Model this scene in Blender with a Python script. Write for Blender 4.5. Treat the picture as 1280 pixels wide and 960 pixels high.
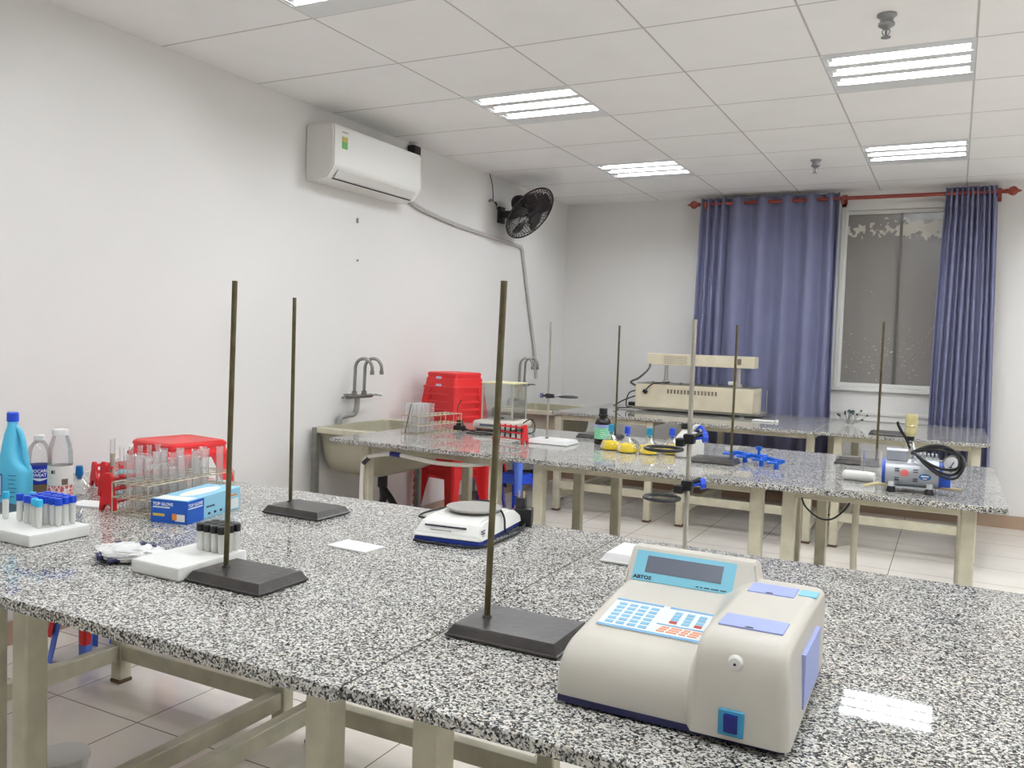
import bpy, bmesh, math, random
from mathutils import Vector, Matrix, Euler
random.seed(7)
PI = math.pi
SC = bpy.context.scene
for o in list(bpy.data.objects):
    bpy.data.objects.remove(o)
COL = SC.collection

# ------------------------------------------------------------ camera, world, exposure
EYE = 1.27
def make_camera():
    pitch, roll, yaw = -0.05017, 0.03383, -0.47780
    f = Vector((math.sin(yaw)*math.cos(pitch), math.cos(yaw)*math.cos(pitch), math.sin(pitch)))
    r = Vector((math.cos(yaw), -math.sin(yaw), 0)); u = r.cross(f)
    r2 = r*math.cos(roll)+u*math.sin(roll); u2 = -r*math.sin(roll)+u*math.cos(roll)
    c = bpy.data.cameras.new('camera'); o = bpy.data.objects.new('camera', c); COL.objects.link(o)
    m = Matrix.Identity(4)
    for i in range(3):
        m[i][0] = r2[i]; m[i][1] = u2[i]; m[i][2] = -f[i]
    m[0][3], m[1][3], m[2][3] = 0, 0, EYE
    o.matrix_world = m
    c.sensor_fit = 'HORIZONTAL'; c.sensor_width = 36; c.lens = 1065.17/1280*36; c.clip_start = 0.02
    SC.camera = o
make_camera()
W = bpy.data.worlds.new('night'); SC.world = W; W.use_nodes = True
W.node_tree.nodes['Background'].inputs[0].default_value = (0.55, 0.6, 0.7, 1)
W.node_tree.nodes['Background'].inputs[1].default_value = 0.02
SC.view_settings.view_transform = 'Standard'; SC.view_settings.look = 'None'
SC.view_settings.gamma = 1; SC.view_settings.use_curve_mapping = False
SC.view_settings.exposure = 0.0
TUBE_POWER = 68.0        # emission of each fluorescent tube

# ------------------------------------------------------------ helpers
def lin(c):
    return tuple(((v/255)/12.92 if v/255 <= .04045 else ((v/255+.055)/1.055)**2.4) for v in c)
MATS = {}
def mat(name, rgb, rough=.5, metal=0., bump=0., bscale=40., spec=.5, vary=0., vscale=6., coat=0.):
    if name in MATS: return MATS[name]
    m = bpy.data.materials.new(name); m.use_nodes = True
    nt = m.node_tree; b = nt.nodes['Principled BSDF']
    c = lin(rgb)
    b.inputs['Base Color'].default_value = (*c, 1); b.inputs['Roughness'].default_value = rough
    b.inputs['Metallic'].default_value = metal; b.inputs['Specular IOR Level'].default_value = spec
    b.inputs['Coat Weight'].default_value = coat
    tc = nt.nodes.new('ShaderNodeTexCoord')
    if vary > 0:
        n = nt.nodes.new('ShaderNodeTexNoise'); n.inputs['Scale'].default_value = vscale; n.inputs['Detail'].default_value = 5
        nt.links.new(tc.outputs['Object'], n.inputs['Vector'])
        r = nt.nodes.new('ShaderNodeMapRange'); r.inputs[1].default_value = .3; r.inputs[2].default_value = .7
        r.inputs[3].default_value = 1-vary; r.inputs[4].default_value = 1+vary*.4
        nt.links.new(n.outputs['Fac'], r.inputs[0])
        mx = nt.nodes.new('ShaderNodeMix'); mx.data_type = 'RGBA'; mx.blend_type = 'MULTIPLY'; mx.inputs[0].default_value = 1
        mx.inputs[6].default_value = (*c, 1); nt.links.new(r.outputs[0], mx.inputs[7])
        nt.links.new(mx.outputs[2], b.inputs['Base Color'])
    if bump > 0:
        n = nt.nodes.new('ShaderNodeTexNoise'); n.inputs['Scale'].default_value = bscale; n.inputs['Detail'].default_value = 4
        nt.links.new(tc.outputs['Object'], n.inputs['Vector'])
        bp = nt.nodes.new('ShaderNodeBump'); bp.inputs['Strength'].default_value = bump; bp.inputs['Distance'].default_value = .01
        nt.links.new(n.outputs['Fac'], bp.inputs['Height']); nt.links.new(bp.outputs[0], b.inputs['Normal'])
    MATS[name] = m; return m
def thin(name, rgb, clear=.85, rough=.02, frost=0.0):
    """thin clear plastic / glass: see-through, mirror-like at grazing angles, optional milky share"""
    if name in MATS: return MATS[name]
    m = bpy.data.materials.new(name); m.use_nodes = True; nt = m.node_tree
    nt.nodes.remove(nt.nodes['Principled BSDF']); out = nt.nodes['Material Output']
    c = (*lin(rgb), 1)
    tr = nt.nodes.new('ShaderNodeBsdfTransparent'); tr.inputs[0].default_value = (*[clear+(1-clear)*v*.6 for v in lin(rgb)], 1)
    gl = nt.nodes.new('ShaderNodeBsdfGlossy'); gl.inputs['Roughness'].default_value = rough
    df = nt.nodes.new('ShaderNodeBsdfDiffuse'); df.inputs[0].default_value = c
    tl = nt.nodes.new('ShaderNodeBsdfTranslucent'); tl.inputs[0].default_value = c
    ad = nt.nodes.new('ShaderNodeMixShader'); ad.inputs[0].default_value = .25
    nt.links.new(df.outputs[0], ad.inputs[1]); nt.links.new(tl.outputs[0], ad.inputs[2])
    lw = nt.nodes.new('ShaderNodeLayerWeight'); lw.inputs[0].default_value = .35
    m1 = nt.nodes.new('ShaderNodeMixShader'); m1.inputs[0].default_value = frost
    nt.links.new(tr.outputs[0], m1.inputs[1]); nt.links.new(ad.outputs[0], m1.inputs[2])
    m2 = nt.nodes.new('ShaderNodeMixShader')
    mu = nt.nodes.new('ShaderNodeMath'); mu.operation = 'MULTIPLY'; mu.inputs[1].default_value = .6
    nt.links.new(lw.outputs['Fresnel'], mu.inputs[0]); nt.links.new(mu.outputs[0], m2.inputs[0])
    nt.links.new(m1.outputs[0], m2.inputs[1]); nt.links.new(gl.outputs[0], m2.inputs[2])
    nt.links.new(m2.outputs[0], out.inputs['Surface']); MATS[name] = m; return m
def emit(name, rgb, s):
    m = bpy.data.materials.new(name); m.use_nodes = True; nt = m.node_tree
    b = nt.nodes['Principled BSDF']; b.inputs['Base Color'].default_value = (.8, .8, .8, 1)
    b.inputs['Emission Color'].default_value = (*lin(rgb), 1); b.inputs['Emission Strength'].default_value = s
    return m

def V(*a): return Vector(a)
def box(bm, c, s, bev=0., rot=None, top=1.0, seg=2):
    """box by centre and size; top scales the upper face"""
    r = bmesh.ops.create_cube(bm, size=1); vs = r['verts']
    for v in vs:
        k = top if v.co.z > 0 else 1
        v.co = Vector((v.co.x*s[0]*k, v.co.y*s[1]*k, v.co.z*s[2]))
    if bev > 0:
        es = list({e for v in vs for e in v.link_edges})
        r = bmesh.ops.bevel(bm, geom=es+vs, offset=bev, segments=seg, affect='EDGES', profile=.5)
        vs = list({v for f in r['faces'] for v in f.verts} | {v for v in vs if v.is_valid})
    M = Matrix.Translation(c) @ (rot.to_matrix().to_4x4() if rot else Matrix.Identity(4))
    for v in vs: v.co = M @ v.co
    return vs
def bb(bm, x0, x1, y0, y1, z0, z1, bev=0., seg=2):
    return box(bm, ((x0+x1)/2, (y0+y1)/2, (z0+z1)/2), (x1-x0, y1-y0, z1-z0), bev, seg=seg)
def cyl(bm, p0, p1, r0, r1=None, n=16, caps=True):
    p0, p1 = Vector(p0), Vector(p1); r1 = r0 if r1 is None else r1
    d = (p1-p0).normalized(); a = d.orthogonal().normalized(); b = d.cross(a)
    A = [bm.verts.new(p0+(a*math.cos(2*PI*i/n)+b*math.sin(2*PI*i/n))*r0) for i in range(n)]
    B = [bm.verts.new(p1+(a*math.cos(2*PI*i/n)+b*math.sin(2*PI*i/n))*r1) for i in range(n)]
    for i in range(n): bm.faces.new((A[i], A[(i+1) % n], B[(i+1) % n], B[i]))
    if caps: bm.faces.new(A[::-1]); bm.faces.new(B)
def lathe(bm, prof, n=24, o=(0, 0, 0), sx=1., sy=1., a0=0., a1=2*PI, capb=True, capt=True):
    full = abs(a1-a0-2*PI) < 1e-6; k = n if full else n+1; rings = []
    for r, z in prof:
        rings.append([bm.verts.new((o[0]+sx*r*math.cos(a0+(a1-a0)*i/n), o[1]+sy*r*math.sin(a0+(a1-a0)*i/n), o[2]+z)) for i in range(k)])
    for A, B in zip(rings, rings[1:]):
        for i in range(n):
            j = (i+1) % k; bm.faces.new((A[i], A[j], B[j], B[i]))
    if full:
        if capb: bm.faces.new(rings[0][::-1])
        if capt: bm.faces.new(rings[-1])
def smooth_pts(pts, k=6):
    P = [Vector(p) for p in pts]
    if len(P) < 3: return P
    out = []
    for i in range(len(P)-1):
        a = P[max(i-1, 0)]; b = P[i]; c = P[i+1]; d = P[min(i+2, len(P)-1)]
        for j in range(k):
            t = j/k
            out.append(.5*((2*b)+(c-a)*t+(2*a-5*b+4*c-d)*t*t+(3*b-a-3*c+d)*t**3))
    out.append(P[-1]); return out
def tube(bm, pts, r, n=8, closed=False, sm=True, k=6):
    P = smooth_pts(pts, k) if sm else [Vector(p) for p in pts]
    rings = []; up = None
    for i, p in enumerate(P):
        if closed: d = (P[(i+1) % len(P)]-P[i-1]).normalized()
        else: d = (P[min(i+1, len(P)-1)]-P[max(i-1, 0)]).normalized()
        a = d.orthogonal().normalized() if up is None else (up-d*up.dot(d)).normalized()
        up = a; b = d.cross(a)
        rings.append([bm.verts.new(p+(a*math.cos(2*PI*q/n)+b*math.sin(2*PI*q/n))*r) for q in range(n)])
    m = len(rings)
    for i in range(m if closed else m-1):
        A, B = rings[i], rings[(i+1) % m]
        for q in range(n): bm.faces.new((A[q], A[(q+1) % n], B[(q+1) % n], B[q]))
    if not closed: bm.faces.new(rings[0][::-1]); bm.faces.new(rings[-1])
def torus(bm, c, R, r, nrm=(0, 0, 1), n=28, m=8):
    z = Vector(nrm).normalized(); a = z.orthogonal().normalized(); b = z.cross(a); c = Vector(c)
    tube(bm, [c+(a*math.cos(2*PI*i/n)+b*math.sin(2*PI*i/n))*R for i in range(n)], r, m, closed=True, sm=False)
def prism(bm, poly, x0, x1, axis='x'):
    """polygon in the other two axes extruded along axis"""
    def P(a, b, c):
        return {'x': (c, a, b), 'y': (a, c, b), 'z': (a, b, c)}[axis]
    A = [bm.verts.new(P(a, b, x0)) for a, b in poly]; B = [bm.verts.new(P(a, b, x1)) for a, b in poly]
    n = len(poly)
    bm.faces.new(A[::-1]); bm.faces.new(B)
    for i in range(n): bm.faces.new((A[i], A[(i+1) % n], B[(i+1) % n], B[i]))
def obj(name, bm, m, parent=None, loc=(0, 0, 0), rot=(0, 0, 0), smooth=True, angle=35):
    bmesh.ops.recalc_face_normals(bm, faces=bm.faces)
    me = bpy.data.meshes.new(name); bm.to_mesh(me); bm.free()
    o = bpy.data.objects.new(name, me); COL.objects.link(o)
    me.materials.append(m); o.location = loc; o.rotation_euler = rot
    if smooth:
        me.polygons.foreach_set('use_smooth', [True]*len(me.polygons))
        try: me.set_sharp_from_angle(angle=math.radians(angle))
        except Exception: pass
        if angle < 90:
            wn = o.modifiers.new('weighted_normals', 'WEIGHTED_NORMAL'); wn.keep_sharp = True
    if parent: o.parent = parent
    return o
def B(): return bmesh.new()
def thing(name, label, cat, loc=(0, 0, 0), rz=0, group=None):
    o = bpy.data.objects.new(name, None); COL.objects.link(o); o.empty_display_size = .05
    o.location = loc; o.rotation_euler = (0, 0, rz); tag(o, label, cat, group); return o
def tag(o, label, cat, group=None):
    o['label'] = label; o['category'] = cat
    if group: o['group'] = group
    return o
def struct(name, bm, m, **k):
    o = obj(name, bm, m, **k); o['kind'] = 'structure'; return o
def dup(o, loc=None, rz=None, label=None, group=None, name=None):
    c = o.copy(); COL.objects.link(c)
    if name: c.name = name
    if loc is not None: c.location = loc
    if rz is not None: c.rotation_euler = (0, 0, rz)
    if label: c['label'] = label
    if group: c['group'] = group
    for ch in list(o.children):
        d = ch.copy(); COL.objects.link(d); d.parent = c
        for g in list(ch.children):
            e = g.copy(); COL.objects.link(e); e.parent = d
    return c
def text_bm(s, size, ext=.0004, bold=.0, align='LEFT'):
    cu = bpy.data.curves.new('lettering', 'FONT'); cu.body = s; cu.size = size; cu.extrude = ext; cu.align_x = align
    cu.offset = bold; cu.resolution_u = 3
    o = bpy.data.objects.new('lettering', cu); COL.objects.link(o)
    bpy.context.view_layer.update()
    me = bpy.data.meshes.new_from_object(o.evaluated_get(bpy.context.evaluated_depsgraph_get()))
    bpy.data.objects.remove(o); bpy.data.curves.remove(cu)
    bm = B(); bm.from_mesh(me); bpy.data.meshes.remove(me); return bm
def text(s, size, m, parent, loc, rot, name='lettering', bold=0., sx=1.):
    bm = text_bm(s, size, bold=bold)
    for v in bm.verts: v.co.x *= sx
    return obj(name, bm, m, parent, loc, rot, smooth=False)

# ------------------------------------------------------------ materials
M_wall = mat('wall_paint', (236, 234, 231), .75, bump=.05, bscale=60, vary=.02, vscale=1.2)
M_white = mat('white_plastic', (232, 231, 226), .35)
M_cream = mat('cream_plastic', (206, 201, 190), .42, vary=.03, vscale=9)
M_foam = mat('white_foam', (238, 238, 234), .8, bump=.15, bscale=220)
M_steel = mat('painted_steel', (206, 201, 178), .45, vary=.16, vscale=14)
M_rod = mat('aged_steel_rod', (104, 96, 70), .38, metal=.75, vary=.35, vscale=30)
M_rodl = mat('bright_steel_rod', (188, 184, 172), .35, metal=.8, vary=.15, vscale=30)
M_base = mat('black_painted_iron', (62, 58, 56), .33, vary=.35, vscale=25, bump=.1, bscale=60)
M_black = mat('black_plastic', (24, 24, 26), .4)
M_rubber = mat('black_rubber', (22, 22, 24), .55)
M_red = mat('red_plastic', (214, 34, 38), .35)
M_redd = mat('deep_red_plastic', (200, 28, 34), .4)
M_blue = mat('blue_plastic', (42, 78, 196), .35)
M_lblue = mat('light_blue_plastic', (92, 128, 226), .38)
M_lav = mat('lavender_plastic', (112, 104, 220), .4)
M_navy = mat('navy_plastic', (26, 36, 110), .4)
M_cyan = mat('cyan_cap_plastic', (52, 186, 232), .35)
M_capb = mat('blue_cap_plastic', (24, 74, 206), .35)
M_teal = mat('teal_stopper_plastic', (20, 140, 180), .35)
M_paper = mat('white_paper', (240, 240, 238), .8)
M_glass = thin('clear_glass', (235, 242, 238), .96, .02, .05)
M_ttube = thin('test_tube_glass', (252, 253, 252), .99, .04, .2)  # milky share whitens the tubes in place of light caught by glass
M_tube = thin('milky_tube_plastic', (255, 255, 250), .95, .15, .8)
M_pet = thin('clear_bottle_plastic', (236, 238, 238), .93, .05, .1)
M_grey = mat('grey_metal', (150, 152, 152), .35, metal=.6)
M_chrome = mat('worn_chrome', (150, 150, 146), .25, metal=.9)
M_basin = mat('greenish_stone_resin', (176, 172, 150), .4, vary=.06, vscale=5)
M_pipe = mat('grey_pipe', (150, 150, 148), .5)
M_brown = mat('red_brown_wood', (134, 52, 42), .35)
M_ink = mat('dark_ink', (40, 44, 60), .6)
M_lens = mat('screen_grey', (98, 104, 118), .3)
M_sky = mat('light_blue_print', (128, 200, 222), .45)
M_peri = mat('periwinkle_print', (160, 172, 226), .45)
M_aqua = mat('teal_print', (60, 150, 190), .4)
M_orange = mat('orange_print', (232, 150, 96), .6)
M_yellow = mat('yellow_liquid', (246, 214, 24), .25)
M_ventg = mat('vent_shadow', (120, 112, 96), .7)

def granite():
    m = bpy.data.materials.new('speckled_granite'); m.use_nodes = True; nt = m.node_tree; N = nt.nodes; L = nt.links
    b = N['Principled BSDF']; tc = N.new('ShaderNodeTexCoord')
    nz = N.new('ShaderNodeTexNoise'); nz.inputs['Scale'].default_value = 260; nz.inputs['Detail'].default_value = 2
    L.new(tc.outputs['Object'], nz.inputs['Vector'])
    mm = N.new('ShaderNodeVectorMath'); mm.operation = 'MULTIPLY_ADD'; mm.inputs[1].default_value = (.0035, .0035, .0035)
    L.new(nz.outputs['Color'], mm.inputs[0]); L.new(tc.outputs['Object'], mm.inputs[2])
    v = N.new('ShaderNodeTexVoronoi'); v.inputs['Scale'].default_value = 330; L.new(mm.outputs[0], v.inputs['Vector'])
    r = N.new('ShaderNodeValToRGB'); r.color_ramp.interpolation = 'CONSTANT'
    L.new(v.outputs['Color'], r.inputs[0])
    cols = [(0, (42, 42, 42)), (.17, (88, 88, 86)), (.34, (142, 142, 138)), (.50, (190, 189, 184)), (.68, (222, 221, 216)), (.93, (214, 204, 186))]
    e = r.color_ramp.elements
    e[0].position = 0; e[0].color = (*lin(cols[0][1]), 1); e[1].position = cols[1][0]; e[1].color = (*lin(cols[1][1]), 1)
    for p, c in cols[2:]:
        q = e.new(p); q.color = (*lin(c), 1)
    sp = N.new('ShaderNodeSeparateColor'); L.new(v.outputs['Color'], sp.inputs[0]); L.new(sp.outputs[0], r.inputs[0])
    big = N.new('ShaderNodeTexNoise'); big.inputs['Scale'].default_value = 7; L.new(tc.outputs['Object'], big.inputs['Vector'])
    mr = N.new('ShaderNodeMapRange'); mr.inputs[1].default_value = .3; mr.inputs[2].default_value = .7; mr.inputs[3].default_value = .88; mr.inputs[4].default_value = 1.05
    L.new(big.outputs['Fac'], mr.inputs[0])
    mx = N.new('ShaderNodeMix'); mx.data_type = 'RGBA'; mx.blend_type = 'MULTIPLY'; mx.inputs[0].default_value = 1
    L.new(r.outputs[0], mx.inputs[6]); L.new(mr.outputs[0], mx.inputs[7]); L.new(mx.outputs[2], b.inputs['Base Color'])
    b.inputs['Roughness'].default_value = .03; b.inputs['Specular IOR Level'].default_value = .24
    return m
M_granite = granite()
def tiles(name, rgb, line, x0, y0, s, w, rough, xmin=-99., vary=.03):
    m = bpy.data.materials.new(name); m.use_nodes = True; nt = m.node_tree; N = nt.nodes; L = nt.links
    b = N['Principled BSDF']; tc = N.new('ShaderNodeTexCoord'); sx = N.new('ShaderNodeSeparateXYZ'); L.new(tc.outputs['Object'], sx.inputs[0])
    def edge(out, o):
        a = N.new('ShaderNodeMath'); a.operation = 'SUBTRACT'; a.inputs[1].default_value = o; L.new(out, a.inputs[0])
        p = N.new('ShaderNodeMath'); p.operation = 'PINGPONG'; p.inputs[1].default_value = s/2; L.new(a.outputs[0], p.inputs[0])
        c = N.new('ShaderNodeMath'); c.operation = 'LESS_THAN'; c.inputs[1].default_value = w/2; L.new(p.outputs[0], c.inputs[0]); return c
    ex, ey = edge(sx.outputs[0], x0), edge(sx.outputs[1], y0)
    gt = N.new('ShaderNodeMath'); gt.operation = 'GREATER_THAN'; gt.inputs[1].default_value = xmin; L.new(sx.outputs[0], gt.inputs[0])
    em = N.new('ShaderNodeMath'); em.operation = 'MULTIPLY'; L.new(ex.outputs[0], em.inputs[0]); L.new(gt.outputs[0], em.inputs[1]); ex = em
    mxm = N.new('ShaderNodeMath'); mxm.operation = 'MAXIMUM'; L.new(ex.outputs[0], mxm.inputs[0]); L.new(ey.outputs[0], mxm.inputs[1])
    nz = N.new('ShaderNodeTexNoise'); nz.inputs['Scale'].default_value = 3; nz.inputs['Detail'].default_value = 6; L.new(tc.outputs['Object'], nz.inputs['Vector'])
    mr = N.new('ShaderNodeMapRange'); mr.inputs[1].default_value = .3; mr.inputs[2].default_value = .7; mr.inputs[3].default_value = 1-vary; mr.inputs[4].default_value = 1+vary
    L.new(nz.outputs['Fac'], mr.inputs[0])
    va = N.new('ShaderNodeMix'); va.data_type = 'RGBA'; va.blend_type = 'MULTIPLY'; va.inputs[0].default_value = 1; va.inputs[6].default_value = (*lin(rgb), 1)
    L.new(mr.outputs[0], va.inputs[7])
    mx = N.new('ShaderNodeMix'); mx.data_type = 'RGBA'; L.new(mxm.outputs[0], mx.inputs[0]); L.new(va.outputs[2], mx.inputs[6]); mx.inputs[7].default_value = (*lin(line), 1)
    L.new(mx.outputs[2], b.inputs['Base Color']); b.inputs['Roughness'].default_value = rough
    return m
CX0, CY0, CS = -2.39, 2.746, .6
M_floor = tiles('beige_floor_tile', (243, 236, 226), (150, 138, 128), -.278, 6.25, .4, .005, .18, vary=.05)
M_ceil = tiles('ceiling_panel', (250, 249, 247), (196, 194, 190), CX0, CY0, CS, .009, .85, xmin=-2.6)

# ------------------------------------------------------------ room shell
XL, XR, YB, YF, ZC = -3.27, 3.75, 7.32, -2.4, 2.554
bm = B(); bb(bm, XL-.1, XR+.1, YF-.1, YB+.1, -.1, 0); struct('floor', bm, M_floor, smooth=False)
bm = B(); bb(bm, XL-.12, XL, YF-.1, YB+.1, 0, ZC+.1); struct('wall_left', bm, M_wall, smooth=False)
bm = B(); bb(bm, XR, XR+.12, YF-.1, YB+.1, 0, ZC+.1); struct('wall_right', bm, M_wall, smooth=False)
bm = B(); bb(bm, XL, XR, YF-.12, YF, 0, ZC+.1); struct('wall_front', bm, M_wall, smooth=False)
WX0, WX1, WZ0, WZ1 = -.86, .14, 1.0, 2.40
bm = B()
bb(bm, XL, WX0, YB, YB+.12, 0, ZC+.1); bb(bm, WX1, XR, YB, YB+.12, 0, ZC+.1)
bb(bm, WX0, WX1, YB, YB+.12, 0, WZ0); bb(bm, WX0, WX1, YB, YB+.12, WZ1, ZC+.1)
struct('wall_back', bm, M_wall, smooth=False)
M_skirt = mat('brown_skirting_tile', (176, 150, 128), .3, vary=.08, vscale=4)
bm = B(); bb(bm, .23, XR, YB-.012, YB, 0, .095); bb(bm, XL, .23, YB-.012, YB, 0, .095); struct('baseboard_back', bm, M_skirt, smooth=False)
bm = B(); bb(bm, XL, XL+.012, YF, YB-.012, 0, .095); struct('baseboard_left', bm, M_skirt, smooth=False)
LX = [-2.39, -.59, 1.21, 3.01]; LY = [.346, 2.146, 3.946, 5.746]  # far right column is unseen, added to brighten back wall, floor and ceiling
bm = B()
xs = [XL]+[CX0+CS*k for k in range(-1, 11) if XL < CX0+CS*k < XR]+[XR]
ys = [YF]+[CY0+CS*k for k in range(-9, 9) if YF < CY0+CS*k < YB]+[YB]
for i in range(len(xs)-1):
    for j in range(len(ys)-1):
        if any(abs(xs[i]-x) < .01 for x in LX) and any(abs(ys[j]-y) < .01 for y in LY): continue
        bb(bm, xs[i], xs[i+1], ys[j], ys[j+1], ZC, ZC+.012)
struct('ceiling', bm, M_ceil, smooth=False)

# ceiling lights
M_tubeon = emit('lit_fluorescent_tube', (244, 248, 253), TUBE_POWER)
M_refl = mat('white_enamel_reflector', (226, 228, 228), .3)
def ceiling_light(loc, label):
    t = thing('ceiling_light', label, 'ceiling light', loc, 0, 'recessed three-tube ceiling lights')
    bm = B(); s = CS
    prof_h = .075
    bb(bm, 0, s, 0, .006, 0, prof_h); bb(bm, 0, s, s-.006, s, 0, prof_h); bb(bm, 0, .006, .006, s-.006, 0, prof_h); bb(bm, s-.006, s, .006, s-.006, 0, prof_h)
    bb(bm, 0, s, 0, s, prof_h, prof_h+.004)
    obj('housing', bm, M_refl, t, smooth=False)
    bm = B(); w = .092; g0 = (s-3*w)/5; ycs = [g0+w/2+k*(w+g0) for k in range(3)]
    edges = [.006]+[v for yc in ycs for v in (yc-w/2, yc+w/2)]+[s-.006]
    for a, b in zip(edges[0::2], edges[1::2]): bb(bm, .006, s-.006, a, b, 0, .003)
    bb(bm, .006, .02, .006, s-.006, .0031, .006); bb(bm, s-.02, s-.006, .006, s-.006, .0031, .006)
    obj('grille_plate', bm, M_refl, t, smooth=False)
    for yc in ycs:
        bm = B(); bb(bm, .012, s-.012, yc-w/2-.004, yc-w/2, .003, .05); bb(bm, .012, s-.012, yc+w/2, yc+w/2+.004, .003, .05); bb(bm, .012, s-.012, yc-w/2, yc+w/2, .0475, .05)
        obj('reflector', bm, M_refl, t, smooth=False)
        bm = B()
        cyl(bm, (.04, yc, .026), (s-.018, yc, .026), .014, n=12)
        tb = obj('fluorescent_tube', bm, M_tubeon, t)
        bm = B(); bb(bm, .012, .040, yc-.03, yc+.03, .01, .0475, .003); obj('lamp_holder', bm, M_white, tb, smooth=False)
    return t
l0 = None
side = ['left column', 'centre column', 'right column', 'added unseen far right column']
order = ['above the camera', 'nearest visible row', 'middle row', 'row nearest the window']
for i, x in enumerate(LX):
    for j, y in enumerate(LY):
        lab = 'recessed three-tube ceiling light, %s, %s' % (side[i], order[j])
        if l0 is None: l0 = ceiling_light((x, y, ZC), lab)
        else: dup(l0, (x, y, ZC), label=lab)

# sprinklers
def sprinkler(loc, label, s=1.):
    t = thing('fire_sprinkler', label, 'sprinkler', loc, 0, 'ceiling sprinkler heads')
    bm = B(); lathe(bm, [(.036, 0), (.036, -.006), (.024, -.016), (.024, -.03), (.03, -.034), (.03, -.042), (.018, -.05), (.01, -.056)][::-1], 24)
    obj('escutcheon', bm, M_grey, t)
    bm = B(); cyl(bm, (0, 0, -.05), (0, 0, -.085), .004)
    for k in (-1, 1): tube(bm, [(k*.008, 0, -.054), (k*.014, 0, -.066), (k*.003, 0, -.082)], .0022, 6)
    obj('frame', bm, M_grey, t)
    bm = B(); lathe(bm, [(.018, -.087), (.018, -.084)], 16); obj('deflector', bm, M_grey, t)
    return t
sp = sprinkler((-.297, 3.56, ZC), 'grey fire sprinkler head on the ceiling in front of the right-hand light')
dup(sp, (-.898, 6.06, ZC), label='small far fire sprinkler head on the ceiling near the curtains')

# window
M_frame = mat('white_window_frame', (226, 225, 220), .4)
def pane_mat():
    m = bpy.data.materials.new('night_pane_with_peeling_film'); m.use_nodes = True; nt = m.node_tree; N = nt.nodes; L = nt.links
    b = N['Principled BSDF']; tc = N.new('ShaderNodeTexCoord'); sx = N.new('ShaderNodeSeparateXYZ'); L.new(tc.outputs['Object'], sx.inputs[0])
    n1 = N.new('ShaderNodeTexNoise'); n1.inputs['Scale'].default_value = 22; n1.inputs['Detail'].default_value = 6; L.new(tc.outputs['Object'], n1.inputs['Vector'])
    # band of peeled film near the top edge, and freckles low down
    def gauss(c, w, amp):
        a = N.new('ShaderNodeMath'); a.operation = 'SUBTRACT'; a.inputs[1].default_value = c; L.new(sx.outputs[2], a.inputs[0])
        d = N.new('ShaderNodeMath'); d.operation = 'ABSOLUTE'; L.new(a.outputs[0], d.inputs[0])
        e = N.new('ShaderNodeMapRange'); e.inputs[1].default_value = 0; e.inputs[2].default_value = w; e.inputs[3].default_value = amp; e.inputs[4].default_value = 0
        L.new(d.outputs[0], e.inputs[0]); return e.outputs[0]
    def add(p, q):
        a = N.new('ShaderNodeMath'); a.operation = 'ADD'; L.new(p, a.inputs[0]); L.new(q, a.inputs[1]); return a.outputs[0]
    g = gauss(2.25, .13, .45)
    xr = N.new('ShaderNodeMapRange'); xr.inputs[1].default_value = -.5; xr.inputs[2].default_value = -.38; xr.inputs[3].default_value = .72; xr.inputs[4].default_value = 1.15
    L.new(sx.outputs[0], xr.inputs[0])
    gm = N.new('ShaderNodeMath'); gm.operation = 'MULTIPLY'; L.new(g, gm.inputs[0]); L.new(xr.outputs[0], gm.inputs[1])
    s1 = add(n1.outputs['Fac'], gm.outputs[0])
    t1 = N.new('ShaderNodeMath'); t1.operation = 'GREATER_THAN'; t1.inputs[1].default_value = .79; L.new(s1, t1.inputs[0])
    n2 = N.new('ShaderNodeTexNoise'); n2.inputs['Scale'].default_value = 75; n2.inputs['Detail'].default_value = 4; L.new(tc.outputs['Object'], n2.inputs['Vector'])
    s2 = add(n2.outputs['Fac'], gauss(1.25, .55, .1))
    t2 = N.new('ShaderNodeMath'); t2.operation = 'GREATER_THAN'; t2.inputs[1].default_value = .765; L.new(s2, t2.inputs[0])
    mx = N.new('ShaderNodeMath'); mx.operation = 'MAXIMUM'; L.new(t1.outputs[0], mx.inputs[0]); L.new(t2.outputs[0], mx.inputs[1])
    c = N.new('ShaderNodeMix'); c.data_type = 'RGBA'; L.new(mx.outputs[0], c.inputs[0]); c.inputs[6].default_value = (*lin((134, 129, 125)), 1); c.inputs[7].default_value = (*lin((214, 210, 198)), 1)  # base grey mixes film tone with painted-in room reflections; pale part is peeled film
    L.new(c.outputs[2], b.inputs['Base Color']); b.inputs['Roughness'].default_value = .16
    return m
M_pane = pane_mat()
wf = B()
bb(wf, WX0, WX0+.045, YB+.01, YB+.07, WZ0, WZ1, .004); bb(wf, WX1-.045, WX1, YB+.01, YB+.07, WZ0, WZ1, .004)
bb(wf, WX0+.045, WX1-.045, YB+.01, YB+.07, WZ0, WZ0+.03, .004); bb(wf, WX0+.045, WX1-.045, YB+.01, YB+.07, WZ1-.03, WZ1, .004)
win = struct('window_1', wf, M_frame)
bm = B(); bb(bm, -.435, -.415, YB+.02, YB+.06, WZ0+.03, WZ1-.03); obj('mullion', bm, mat('dark_mullion', (92, 88, 84), .4), win, smooth=False)
for a, c in ((WX0+.045, -.435), (-.415, WX1-.045)):
    bm = B(); bb(bm, a, c, YB+.036, YB+.044, WZ0+.03, WZ1-.03); obj('pane', bm, M_pane, win, smooth=False)
bm = B(); bb(bm, WX0-.03, WX1+.03, YB-.03, YB+.01, WZ0-.035, WZ0, .006); bb(bm, WX0, WX1, YB-.012, YB, WZ0-.22, WZ0-.2); struct('trim_1', bm, M_frame)
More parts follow.
